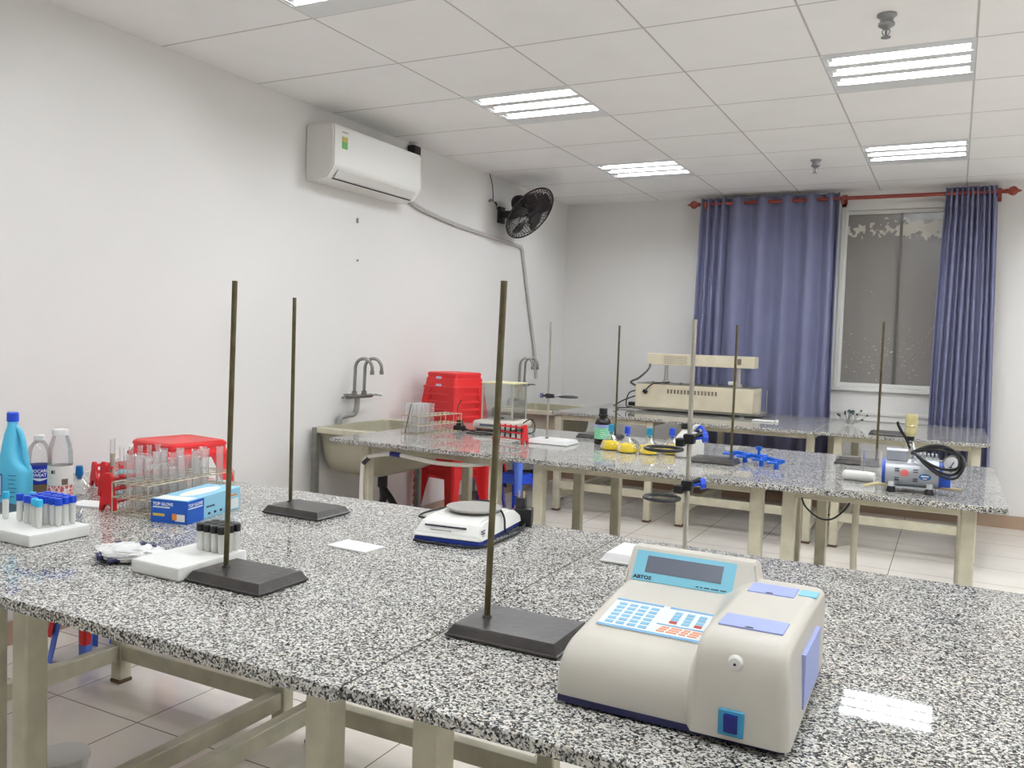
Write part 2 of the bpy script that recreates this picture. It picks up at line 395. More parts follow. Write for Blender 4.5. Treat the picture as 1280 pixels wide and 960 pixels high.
bm = B(); bb(bm, WX0, WX0+.03, YB-.012, YB+.01, WZ0, WZ1+.05); bb(bm, WX1-.03, WX1, YB-.012, YB+.01, WZ0, WZ1+.05); bb(bm, WX0+.03, WX1-.03, YB-.012, YB+.01, WZ1+.0, WZ1+.05); struct('trim_2', bm, M_frame, smooth=False)

# curtains and rod
M_cloth = mat('slate_blue_curtain', (120, 122, 152), .8, bump=.1, bscale=200, vary=.06, vscale=5)
RODZ, RODY = 2.475, 7.16
t = thing('curtain_rod', 'red-brown wooden curtain rod with turned finials above the window', 'curtain rod', (0, RODY, RODZ))
bm = B(); cyl(bm, (-1.98, 0, 0), (.26, 0, 0), .015, n=16); obj('rod', bm, M_brown, t)
for s, x in ((-1, -1.98), (1, .26)):
    bm = B(); pr = [(.016, 0), (.02, .006), (.014, .014), (.028, .03), (.036, .048), (.03, .066), (.014, .08), (.009, .09), (.003, .105)]
    lathe(bm, pr, 20)
    for v in bm.verts: v.co = Vector((x+s*v.co.z, v.co.x, v.co.y))
    obj('finial', bm, M_brown, t)
for x in (-1.93, -.845, .225):
    bm = B(); cyl(bm, (x, .0, 0), (x, YB-RODY, 0), .01); bb(bm, x-.012, x+.012, -.02, .02, -.04, .018, .004); bb(bm, x-.02, x+.02, YB-RODY-.012, YB-RODY, -.05, .05, .004)
    obj('bracket', bm, M_brown, t)
def curtain(name, label, knots, zb, flare, grp):
    """knots: x of each half fold, alternating front/back of the rod"""
    n = len(knots); pts = []
    for i in range(n-1):
        for k in range(8):
            u = k/8; a = .5-.5*math.cos(PI*u)
            w = knots[i+1]-knots[i]
            amp = min(.05, .022+w*.22)
            s = 1 if i % 2 == 0 else -1
            pts.append((knots[i]+w*u, -s*amp*math.cos(PI*u), i))
    x0, x1 = knots[0], knots[-1]; xm = (x0+x1)/2
    rows = 26; ZT = RODZ+.045; bm = B(); grid = []
    rnd = [random.uniform(-1, 1) for _ in range(n+1)]
    for r in range(rows+1):
        v = r/rows; z = ZT+(zb-ZT)*v; row = []
        for x, y, i in pts:
            f = (x-x0)/(x1-x0)
            xx = x+(flare[0]*(1-f)+flare[1]*f)*v**.8+.012*rnd[i]*math.sin(v*4+rnd[i]*3)
            yy = RODY+y*(1+.25*v*rnd[i])
            row.append(bm.verts.new((xx, yy, z)))
        grid.append(row)
    for r in range(rows):
        for c in range(len(pts)-1): bm.faces.new((grid[r][c], grid[r][c+1], grid[r+1][c+1], grid[r+1][c]))
    o = obj(name, bm, M_cloth, None, angle=180)
    md = o.modifiers.new('thickness', 'SOLIDIFY'); md.thickness = .003; md.offset = 0
    tag(o, label, 'curtain', grp); return o
kn = [-1.965+.031*i for i in range(8)]+[-1.66, -1.55, -1.46, -1.37, -1.27, -1.17, -1.08, -1.0, -.93, -.895, -.865]
curtain('curtain', 'wide slate-blue curtain with loose folds, left of the window', kn, .12, (-.03, .03), 'slate-blue window curtains')
kn = [-.125+.0175*i for i in range(20)]
curtain('curtain', 'narrow gathered slate-blue curtain at the right of the window', kn, .12, (-.03, .075), 'slate-blue window curtains')

# ------------------------------------------------------------ tables: steel frames and granite slabs
ZT = .752; TH = .022
def frame(label, x0, x1, y0, y1, back=True, leg=.05):
    t = thing('table_frame', label, 'table frame', (0, 0, 0), 0, 'painted steel table frames')
    zt = ZT-TH
    for x in (x0, x1-leg):
        for y in (y0, y1-leg):
            bm = B(); bb(bm, x, x+leg, y, y+leg, .012, zt-.001, .004, 1); lg = obj('leg', bm, M_steel, t)
            bm = B(); bb(bm, x-.002, x+leg+.002, y-.002, y+leg+.002, 0, .013, .003, 1); obj('foot', bm, mat('rusty_foot', (96, 72, 54), .7), lg)
    for x in (x0+.005, x1-leg+.005):
        bm = B(); bb(bm, x, x+leg-.01, y0+leg, y1-leg, zt-.036, zt-.001, .003, 1); obj('top_rail', bm, M_steel, t)
        bm = B(); bb(bm, x, x+leg-.01, y0+leg, y1-leg, .085, .14, .003, 1); obj('side_stretcher', bm, M_steel, t)
    for y in (y0+.005, y1-leg+.005):
        bm = B(); bb(bm, x0+leg, x1-leg, y, y+leg-.01, zt-.036, zt-.001, .003, 1); obj('top_rail', bm, M_steel, t)
    y = y1-leg+.005 if back else y0+.005
    z = .085 if back else .17
    bm = B(); bb(bm, x0+leg, x1-leg, y, y+leg-.01, z, z+.055, .003, 1); obj('cross_stretcher', bm, M_steel, t)
    return t
def slab(label, x0, x1, y0, y1, dz=0, bev=.003):
    bm = B(); bb(bm, x0, x1, y0, y1, ZT-TH+dz, ZT+dz, bev, 2)
    o = obj('granite_slab', bm, M_granite, smooth=False); tag(o, label, 'worktop', 'speckled granite worktops'); return o
# front table
frame('grey painted steel frame under the front table, left end', -2.63, -1.82, 1.09, 2.07)
frame('grey painted steel frame under the front table, middle', -1.73, -.885, 1.09, 2.07)
frame('grey painted steel frame under the front table, beneath the white analyzer', -.72, .12, 1.09, 2.07)
slab('speckled granite slab of the front table carrying bottles and racks, left end', -2.74, -1.7285, .976, 2.172)
slab('speckled granite slab at the front edge of the front table under the two white-and-black stands', -1.7255, -.7815, .978, 1.546, bev=.0008)
slab('speckled granite slab at the rear of the front table under the white scale', -1.7255, -.7815, 1.5485, 2.174, bev=.0008)
slab('speckled granite slab of the front table under the white analyzer', -.779, .215, .99, 2.174)
M_joint = mat('dark_joint_sealant', (60, 54, 46), .7)
def joint(x0, x1, y0, y1, par):
    bm = B(); bb(bm, x0, x1, y0, y1, ZT-TH+.002, ZT-.0012); obj('joint_sealant', bm, M_joint, par, smooth=False)
sl_ = [o for o in COL.objects if o.name.startswith('granite_slab')]
joint(-1.7285, -1.7255, .985, 2.165, sl_[0]); joint(-1.72, -.784, 1.546, 1.5485, sl_[1]); joint(-.7815, -.779, .995, 2.165, sl_[3])
# middle table
frame('grey painted steel frame under the middle table, beside the sink', -2.64, -1.85, 3.46, 4.52)
frame('grey painted steel frame under the middle table, beneath the yellow flasks', -1.67, -.65, 3.46, 4.52)
frame('grey painted steel frame under the middle table, beneath the vacuum pump', -.575, .10, 3.46, 4.52)
slab('speckled granite slab of the middle table beside the sink, under the glass-walled balance', -2.78, -1.802, 3.385, 4.60)
slab('speckled granite slab of the middle table under the yellow flasks', -1.799, -.812, 3.372, 4.60)
slab('speckled granite slab of the middle table under the vacuum pump', -.809, .192, 3.37, 4.59)
# window table
frame('grey painted steel frame under the window table, beside the far sink', -2.66, -1.89, 5.86, 7.03, False)
frame('grey painted steel frame under the window table, beneath the cream water bath', -1.70, -.79, 5.86, 7.03, False)
frame('grey painted steel frame under the window table, at its right end', -.67, .17, 5.86, 7.03, False)
slab('speckled granite slab of the window table beside the far sink', -2.68, -1.78, 5.84, 7.06)
slab('speckled granite slab of the window table under the cream water bath', -1.777, -.79, 5.76, 7.06)
slab('speckled granite slab of the window table at its right end', -.787, .215, 5.80, 7.06)

# ------------------------------------------------------------ sinks and taps
def sink(label, y0, y1, xr):
    t = thing('sink', label, 'sink', (0, 0, 0), 0, 'wall sinks with twin taps')
    x0, x1 = XL+.03, xr; zb, zt = .47, ZT-.012
    bm = B()
    # outer and inner shells lofted
    def ring(x0, x1, y0, y1, z, r):
        P = []
        for (cx, cy, a) in ((x1-r, y1-r, 0), (x0+r, y1-r, 1), (x0+r, y0+r, 2), (x1-r, y0+r, 3)):
            for k in range(5):
                q = (a+k/4)*PI/2; P.append(bm.verts.new((cx+r*math.cos(q), cy+r*math.sin(q), z)))
        return P
    d = .025
    R = [ring(x0+.09, x1-.09, y0+.09, y1-.09, zb, .05), ring(x0+.03, x1-.03, y0+.03, y1-.03, zb+.03, .06), ring(x0+.012, x1-.012, y0+.012, y1-.012, zb+.1, .05), ring(x0, x1, y0, y1, zt-.03, .04), ring(x0-.01, x1, y0-.01, y1+.01, zt-.028, .04), ring(x0-.01, x1, y0-.01, y1+.01, zt, .04),
         ring(x0+d, x1-d, y0+d, y1-d, zt, .04), ring(x0+.04, x1-.04, y0+.04, y1-.04, zb+.06, .05), ring(x0+.1, x1-.1, y0+.1, y1-.1, zb+.03, .05)]
    for A, C in zip(R, R[1:]):
        n = len(A)
        for i in range(n): bm.faces.new((A[i], A[(i+1) % n], C[(i+1) % n], C[i]))
    bm.faces.new(R[0][::-1]); bm.faces.new(R[-1])
    obj('basin', bm, M_basin, t, angle=50)
    bm = B()
    for x, y in ((x0-.005, y0-.06), (x1+.02, y0-.06)) if False else ((x0-.0, y0-.055), ):
        bb(bm, x, x+.035, y, y+.035, 0, zt, .003, 1)
    obj('leg', bm, mat('bare_grey_steel', (136, 136, 130), .45, metal=.3, vary=.2, vscale=20), t)
    bm = B(); bb(bm, x0+.22, x0+.255, y1+.02, y1+.055, 0, zt-.08, .003, 1); obj('leg', bm, MATS['bare_grey_steel'], t)
    bm = B(); bb(bm, x0, x1-.01, y0-.05, y0-.012, zt-.03, zt, .003, 1); bb(bm, x0, x1-.01, y1+.012, y1+.05, zt-.03, zt-.0, .003, 1); obj('support_rail', bm, M_steel, t)
    xm, ym = (x0+x1)/2, (y0+y1)/2
    bm = B(); cyl(bm, (xm, ym, zb-.0), (xm, ym, zb-.1), .03); tube(bm, [(xm, ym, zb-.09), (xm, ym, zb-.2), (xm-.08, ym-.02, zb-.27), (XL+.06, ym-.15, zb-.28), (XL+.05, y0-.05, zb-.3)], .022, 10)
    tube(bm, [(xm, ym, zb-.1), (xm+.1, ym, zb-.22), (xm+.16, ym+.02, zb-.42), (xm+.16, ym+.02, .0)], .02, 10)
    obj('drain_pipe', bm, M_black, t)
    return t
sink('greenish-grey stone sink on the left wall, at the end of the middle table', 3.84, 4.50, -2.785)
sink('far greenish-grey stone sink on the left wall, at the end of the window table', 5.98, 6.66, -2.685)
def taps(label, y, z):
    t = thing('wall_tap', label, 'tap', (XL, y, z), 0, 'twin gooseneck wall taps')
    bm = B(); cyl(bm, (.075, -.09, 0), (.075, .15, 0), .013); cyl(bm, (.0, .03, 0), (.075, .03, 0), .012); lathe(bm, [(.026, 0), (.026, .012)], 16)
    for v in bm.verts[-32:] if False else []: pass
    obj('manifold', bm, M_chrome, t)
    for yy, d in ((-.02, 1), (.075, 1)):
        bm = B(); lathe(bm, [(.017, 0), (.017, .03), (.011, .034)], 14, (.075, yy, 0))
        tube(bm, [(.075, yy, .02), (.078, yy, .13), (.082, yy, .19), (.105, yy+.012, .225), (.145, yy+.03, .225), (.168, yy+.042, .19), (.17, yy+.045, .155)], .010, 10)
        cyl(bm, (.17, yy+.045, .158), (.17, yy+.045, .135), .013)
        obj('spout', bm, M_chrome, t)
    for yy, s in ((-.09, -1), (.15, 1)):
        bm = B(); tube(bm, [(.075, yy, 0), (.085, yy+s*.03, .004), (.1, yy+s*.075, 0)], .006, 8); obj('lever', bm, M_chrome, t)
    bm = B(); tube(bm, [(.06, .03, -.005), (.06, .03, -.05), (.06, .02, -.09), (.05, .01, -.11), (.045, -.05, -.115), (.04, -.1, -.125), (.035, -.11, -.16), (.03, -.11, -.20)], .0165, 10); obj('supply_pipe', bm, M_pipe, t)
    return t
tp = taps('chrome twin gooseneck tap on the left wall above the nearer sink', 4.13, .905)
dup(tp, (XL, 6.32, .905), label='chrome twin gooseneck tap on the left wall above the far sink')

# ------------------------------------------------------------ wall things
t = thing('air_conditioner', 'white split air conditioner high on the left wall', 'air conditioner', (XL, 3.72, 2.13))
L = .86; prof = [(0, 0), (0, .30), (.03, .305), (.17, .305), (.188, .298), (.196, .28), (.2, .085), (.19, .06), (.15, .012), (.1, 0)]
bm = B()
prism(bm, [(a, b) for a, b in prof], 0, L, 'y')
# prism 'y' puts (a, b) on x, z
bmesh.ops.bevel(bm, geom=[e for e in bm.edges if abs(e.verts[0].co.y-e.verts[1].co.y) < 1e-6], offset=.008, segments=2, affect='EDGES')
obj('body', bm, M_white, t)
bm = B(); box(bm, (.176, L/2, .034), (.004, L-.1, .05), 0, Euler((0, math.radians(38), 0))); obj('air_flap', bm, mat('offwhite_flap', (218, 217, 212), .4), t, smooth=False)
bm = B(); box(bm, (.1495, L/2, .010), (.003, L-.1, .006), 0, Euler((0, math.radians(38), 0))); obj('outlet_slot', bm, M_ink, t, smooth=False)
bm = B(); bb(bm, .198, .2012, .07, .115, .175, .24); st = obj('energy_sticker', bm, mat('green_sticker', (96, 172, 96), .5), t, smooth=False)
bm = B(); bb(bm, .2, .2016, .07, .115, .212, .24); obj('sticker_heading', bm, mat('ochre_print', (190, 170, 90), .5), st, smooth=False)
bm = B(); bb(bm, .199, .2006, .07, .12, .263, .268); obj('brand_print', bm, M_pipe, t, smooth=False)
bm = B(); box(bm, (.03, 4.74-3.72, .36), (.06, .08, .09), .01); cyl(bm, (.02, 1.02, .36), (.02, .87, .28), .02); o = obj('pipe_sleeve', bm, M_black, t)
bm = B(); tube(bm, [(XL+.03, 4.66, 2.19), (XL+.02, 4.86, 2.14), (XL+.016, 5.3, 2.10), (XL+.016, 5.9, 2.075), (XL+.016, 6.30, 2.06), (XL+.016, 6.38, 2.04), (XL+.016, 6.42, 1.95), (XL+.016, 6.52, 1.66), (XL+.016, 6.62, 1.38), (XL+.016, 6.72, 1.1), (XL+.016, 6.74, .95)], .014, 8)
tag(obj('drain_hose', bm, mat('pale_grey_hose', (196, 194, 190), .5)), 'pale grey drain hose running from the air conditioner along the left wall', 'hose')
for y, z, q, l in ((4.19, 1.97, .03, 'small grey wall fixing on the left wall below the air conditioner'), (4.2, 1.73, .014, 'lower small grey wall fixing on the left wall beneath the other')):
    bm = B(); box(bm, (XL+.006, y, z), (.012, .01, q), .003); tag(obj('wall_fixing', bm, M_pipe), l, 'wall fixing', 'small wall fixings')

# wall fan
t = thing('wall_fan', 'black wall fan tilted down, high on the left wall near the corner', 'fan', (XL, 6.0, 2.27))
bm = B(); bb(bm, 0, .03, -.045, .045, -.07, .06, .008); bb(bm, .03, .12, -.025, .025, -.03, .025, .006); obj('wall_bracket', bm, M_black, t)
tilt = math.radians(38); n = V(math.cos(tilt)*.97, -.12, -math.sin(tilt)).normalized(); C0 = V(.27, .0, .0)
bm = B(); cyl(bm, C0-n*.16, C0-n*.05, .062, .075, 20); cyl(bm, C0-n*.19, C0-n*.16, .04, .062, 20); cyl(bm, C0-n*.1, V(.11, 0, 0), .02); obj('motor_housing', bm, M_black, t)
def cage(bm, back):
    a = n.orthogonal().normalized(); b = n.cross(a); R = .23
    s = -1 if back else 1
    for i in range(48):
        q = 2*PI*i/48; d = a*math.cos(q)+b*math.sin(q); q2 = q+.35; d2 = a*math.cos(q2)+b*math.sin(q2)
        tube(bm, [C0+d*.05+n*s*.055, C0+(d*.6+d2*.4).normalized()*.15+n*s*.048, C0+d2*R], .0021, 4, k=3)
    for rr, h in ((.05, .055), (.15, .047), (.215, .012)): torus(bm, C0+n*s*h, rr, .0025, n, 36, 5)
    torus(bm, C0, R, .007 if not back else .004, n, 48, 8)
M_cage = mat('black_wire', (30, 28, 28), .3)
bm = B(); cage(bm, False); lathe(bm, [(.001, .0)], 3) if False else None; obj('front_grille', bm, M_cage, t)
bm = B(); cage(bm, True); obj('rear_grille', bm, M_cage, t)
bm = B(); cyl(bm, C0+n*.05, C0+n*.062, .05, .045, 20); obj('grille_badge', bm, M_black, t)
for k in range(5):
    bm = B(); a = n.orthogonal().normalized(); b = n.cross(a); q0 = k*2*PI/5; g = []
    for i in range(7):
        r = .035+.165*i/6; row = []
        for j in range(6):
            q = q0+(j/5-.5)*(.75+.35*math.sin(PI*i/6)); h = (j/5-.5)*-.04
            row.append(bm.verts.new(C0+(a*math.cos(q)+b*math.sin(q))*r+n*h))
        g.append(row)
    for i in range(6):
        for j in range(5): bm.faces.new((g[i][j], g[i][j+1], g[i+1][j+1], g[i+1][j]))
    o = obj('blade', bm, mat('dark_fan_blade', (46, 32, 34), .3), t, angle=180); o.modifiers.new('thickness', 'SOLIDIFY').thickness = .002
bm = B(); cyl(bm, C0-n*.04, C0+n*.02, .036, n=20); obj('hub', bm, M_black, t)
bm = B(); tube(bm, [(.012, -.2, .284), (.012, -.16, .22), (.012, -.14, .15), (.012, -.14, .09), (.012, -.2, .075), (.02, -.17, .09), (.02, -.08, .06), (.015, -.1, .085), (.012, -.06, .03), (.02, -.03, .04)], .0035, 6); obj('power_cord', bm, M_black, t)

# ------------------------------------------------------------ plastic stools
def make_stool(name, m, w0=.135, k=.12, h=.45, ap=.105, label='', cat='stool', group=None, loc=(0, 0, 0), rz=0):
    t = thing(name, label, cat, loc, rz, group)
    th = .003
    def w(z): return w0+k*(h-z)
    def ringp(bm, z, off=0., r=.03, wz=None):
        W_ = (w(z) if wz is None else wz)+off; P = []
        for (sx, sy, a) in ((1, 1, 0), (-1, 1, 1), (-1, -1, 2), (1, -1, 3)):
            for q in range(5):
                an = (a+q/4)*PI/2; P.append(bm.verts.new((sx*(W_-r)+r*math.cos(an), sy*(W_-r)+r*math.sin(an), z)))
        return P
    bm = B(); za = h-ap
    R = [ringp(bm, za, .009), ringp(bm, za+.012, .009), ringp(bm, za+.014, 0), ringp(bm, h-.04, 0), ringp(bm, h-.038, -.004), ringp(bm, h-.02, -.004), ringp(bm, h-.018, 0), ringp(bm, h-.008, 0), ringp(bm, h, -.008), ringp(bm, h, -.03)]
    I = [ringp(bm, h-.006, -.032), ringp(bm, h-.01, -.006), ringp(bm, za, -.001)]
    Q = R+[ringp(bm, h-.003, -.04)]+[]
    for A, C in zip(Q, Q[1:]):
        for i in range(20): bm.faces.new((A[i], A[(i+1) % 20], C[(i+1) % 20], C[i]))
    bm.faces.new(Q[-1])
    for A, C in zip(I, I[1:]):
        for i in range(20): bm.faces.new((A[i], C[i], C[(i+1) % 20], A[(i+1) % 20]))
    bm.faces.new(I[0][::-1])
    for i in range(20): bm.faces.new((I[-1][i], R[0][i], R[0][(i+1) % 20], I[-1][(i+1) % 20]))
    obj('seat', bm, m, t, angle=40)
    for sx, sy in ((1, 1), (-1, 1), (-1, -1), (1, -1)):
        bm = B(); rows = []
        for zz, lw in ((0., .05), (.02, .052), (.15, .058), (.28, .066), (h-.115, .075), (za+.013, .1 if ap < .1 else .085)):
            o_ = w(zz)+.0005; i_ = o_-th; rows.append([bm.verts.new((sx*a, sy*b, zz)) for a, b in ((o_-lw, o_), (o_-.012, o_), (o_, o_-.012), (o_, o_-lw), (i_, o_-lw), (i_, i_-.012), (i_-.012, i_), (o_-lw, i_))])
        for A, C in zip(rows, rows[1:]):
            for i in range(8): bm.faces.new((A[i], A[(i+1) % 8], C[(i+1) % 8], C[i]))
        bm.faces.new(rows[0]); bm.faces.new(rows[-1])
        obj('leg', bm, m, t, angle=40)
    return t
def ordinal(i): return ['lowest', 'second', 'third', 'fourth', 'fifth', 'sixth', 'seventh', 'eighth', 'ninth', 'tenth', 'eleventh', 'twelfth', 'thirteenth', 'fourteenth'][i]
# tall red stack by the sink
RZ = math.radians(-12); SXY = (-2.985, 4.92)
red0 = make_stool('plastic_stool', M_red, label='lowest red plastic stool of the tall stack by the sink', group='red stools in the tall stack', loc=(*SXY, 0), rz=RZ)
NS = 13; top = None
for i in range(1, NS):
    lab = ('topmost red plastic stool of the tall stack by the sink' if i == NS-1 else '%s red plastic stool up in the tall stack by the sink' % ordinal(i))
    top = dup(red0, (*SXY, .05*i), RZ, lab)
st_m = mat('sticker_lilac', (206, 206, 232), .5)
for i in (NS-1, NS-2):
    pass
zt0 = .45
for par, idx in ((top, 0),):
    for dz in (0, -.05):
        bm = B(); box(bm, (0, -.148-.0035, .414+dz+.0), (.05, .004, .016), .0015); obj('sticker', bm, st_m, par, smooth=False)
# stack behind the front table: blue and red stools
base = (-2.76, 2.43); rz = math.radians(-8)
blue0 = make_stool('plastic_stool', M_lblue, label='lowest light blue stool in the mixed stack behind the front table', group='stools in the mixed stack', loc=(*base, 0), rz=rz)
dup(red0, (*base, .05), rz, 'lower red stool in the mixed stack behind the front table', 'stools in the mixed stack')
lav0 = make_stool('plastic_stool', M_lav, label='lavender stool under the top red one in the stack behind the front table', group='stools in the mixed stack', loc=(*base, .165), rz=rz)
make_stool('plastic_stool', M_red, ap=.06, label='red plastic stool on top of the mixed stack behind the front table racks', group='stools in the mixed stack', loc=(*base, .38), rz=rz)
b2 = make_stool('plastic_stool', M_lblue, label='small light blue stool on the floor under the left end of the front table', group='small stools under the front table', loc=(-2.885, 2.12, 0), rz=.05); b2.scale = (.55, .55, .55)
dup(red0, (-2.885, 2.12, .10), .05, 'small red stool nested on the blue one under the front table', 'small stools under the front table').scale = (.55, .55, .55)
# far stacks between the middle and window tables
K = .66
def small(o): o.scale = (K, K, K); return o
small(dup(lav0, (-3.12, 5.64, 0), 0, 'small lavender stool at the bottom of the far red-topped stack', 'stools in the far red-topped stack'))
nav0 = small(make_stool('plastic_stool', M_navy, label='small navy stool in the middle of the far red-topped stack', group='stools in the far red-topped stack', loc=(-3.12, 5.64, .15), rz=0))
small(dup(red0, (-3.12, 5.64, .24), 0, 'small red stool on top of the far stack behind the glass balance', 'stools in the far red-topped stack'))
b1 = small(make_stool('plastic_stool', M_blue, label='small dark blue stool with orange bands at the bottom of the far blue stack', group='stools in the far blue stack', loc=(-2.83, 5.60, 0), rz=-.25))
for z in (.1, .25):
    for sx, sy in ((1, -1), (-1, -1), (1, 1)):
        bm = B(); w_ = .135+.12*(.45-z)+.001
        box(bm, (sx*(w_-.024), sy*w_, z), (.045, .004, .05), 0); box(bm, (sx*w_, sy*(w_-.024), z), (.004, .045, .05), 0)
        obj('orange_band', bm, M_orange, b1, smooth=False)
small(dup(blue0, (-2.83, 5.60, .16), -.25, 'small light blue stool on top of the far blue stack under the middle table', 'stools in the far blue stack'))

# ------------------------------------------------------------ retort stands
def stand(label, x0, y0, rodx, rody, w=.205, d=.145, rod_h=.60, mb=None, mr=None, rodr=.0055, rz=0, lean=0.):
    t = thing('retort_stand', label, 'retort stand', (x0, y0, ZT), rz, 'retort stands')
    bm = B()
    def rect(i, z): return [bm.verts.new(p) for p in ((i, i, z), (w-i, i, z), (w-i, d-i, z), (i, d-i, z))]
    R = [rect(.004, 0), rect(0, .003), rect(0, .006), rect(.0025, .0075), rect(.0105, .021), rect(.0125, .023)]
    for A, C in zip(R, R[1:]):
        for i in range(4): bm.faces.new((A[i], A[(i+1) % 4], C[(i+1) % 4], C[i]))
    bm.faces.new(R[0][::-1]); bm.faces.new(R[-1])
    obj('base', bm, mb or M_base, t, angle=20)
    bm = B(); cyl(bm, (rodx, rody, .0225), (rodx+lean, rody+lean*.4, .023+rod_h), rodr, n=14); obj('rod', bm, mr or M_rod, t)
    bm = B(); cyl(bm, (rodx, rody, .0225), (rodx, rody, .028), .0095, .008, n=16); obj('collar', bm, M_base, t)
    return t
def ring_clamp(label, p, c, R, knob, dirk, mk):
    """p: point on the rod, c: ring centre"""
    t = thing('ring_clamp', label, 'ring clamp', p, 0, 'ring clamps on retort stands')
    c = Vector(c)-Vector(p); d = V(c.x, c.y, c.z).normalized()
    bm = B(); box(bm, (0, 0, 0), (.026, .026, .024), .004); box(bm, d*.022, (.022, .022, .02), .004); cyl(bm, V(0, 0, 0), -d*.035, .006); obj('clamp_body', bm, M_black, t)
    bm = B(); torus(bm, c, R, .0042, (0, 0, 1), 36, 8); obj('ring', bm, M_black, t)
    bm = B(); e = c-d*R; cyl(bm, d*.02, e, .0045); obj('arm', bm, M_grey, t)
    k = Vector(dirk).normalized()
    bm = B(); cyl(bm, k*.012, k*.034, .004); cyl(bm, k*.03, k*.042, .013, .013, 8); obj('knob', bm, mk, t)
    return t
stand('black retort stand in front of the blue glove box, left of the table', -1.385, 1.235, .05, .065, lean=.008)
stand('black retort stand at the rear of the front table, right of the glove box', -1.745, 1.832, .03, .085)
stand('large black retort stand in the foreground beside the white analyzer', -.763, 1.25, .045, .07, w=.215, d=.155, rodr=.006, lean=.01)
stand('white-based retort stand behind the white analyzer, carrying two black rings', -.725, 1.885, .182, .08, rod_h=.56, mb=mat('white_stand_base', (236, 236, 234), .4), mr=M_rodl)
RDX, RDY = -.543, 1.965
ring_clamp('upper black ring clamp with blue knob on the stand behind the analyzer', (RDX, RDY, 1.055), (RDX-.052, RDY-.03, 1.03), .043, 1, (1, .5, .15), M_capb)
ring_clamp('lower black ring clamp with blue knob on the stand behind the analyzer', (RDX, RDY, .945), (RDX-.05, RDY-.035, .915), .041, 1, (1, .5, .15), M_capb)
stand('black retort stand base half out of frame in front of the blue bleach bottle', -2.34, 1.325, .03, .07, w=.20, d=.13)
stand('white-based retort stand on the middle table, with a black ring', -1.925, 3.90, .075, .085, w=.225, d=.16, mb=MATS['white_stand_base'], mr=M_rodl)
ring_clamp('black ring clamp on the white-based stand of the middle table', (-1.85, 3.985, .995), (-1.745, 4.0, .995), .047, 1, (-1, -.1, 0), mat('grey_violet_knob', (96, 96, 130), .4))
stand('black retort stand on the middle table behind the dark reagent bottle', -1.835, 4.33, .205, .07, w=.235)
stand('black retort stand on the middle table between the white jug and the blue clamp', -1.045, 3.775, .178, .06, d=.14)
stand('black retort stand on the middle table behind the vacuum pump', -.475, 4.2, .177, .075, rod_h=.64)
stand('black retort stand lying on the window table without upright, behind the pump', -.465, 5.87, .19, .03, w=.22, d=.15, rod_h=.001)

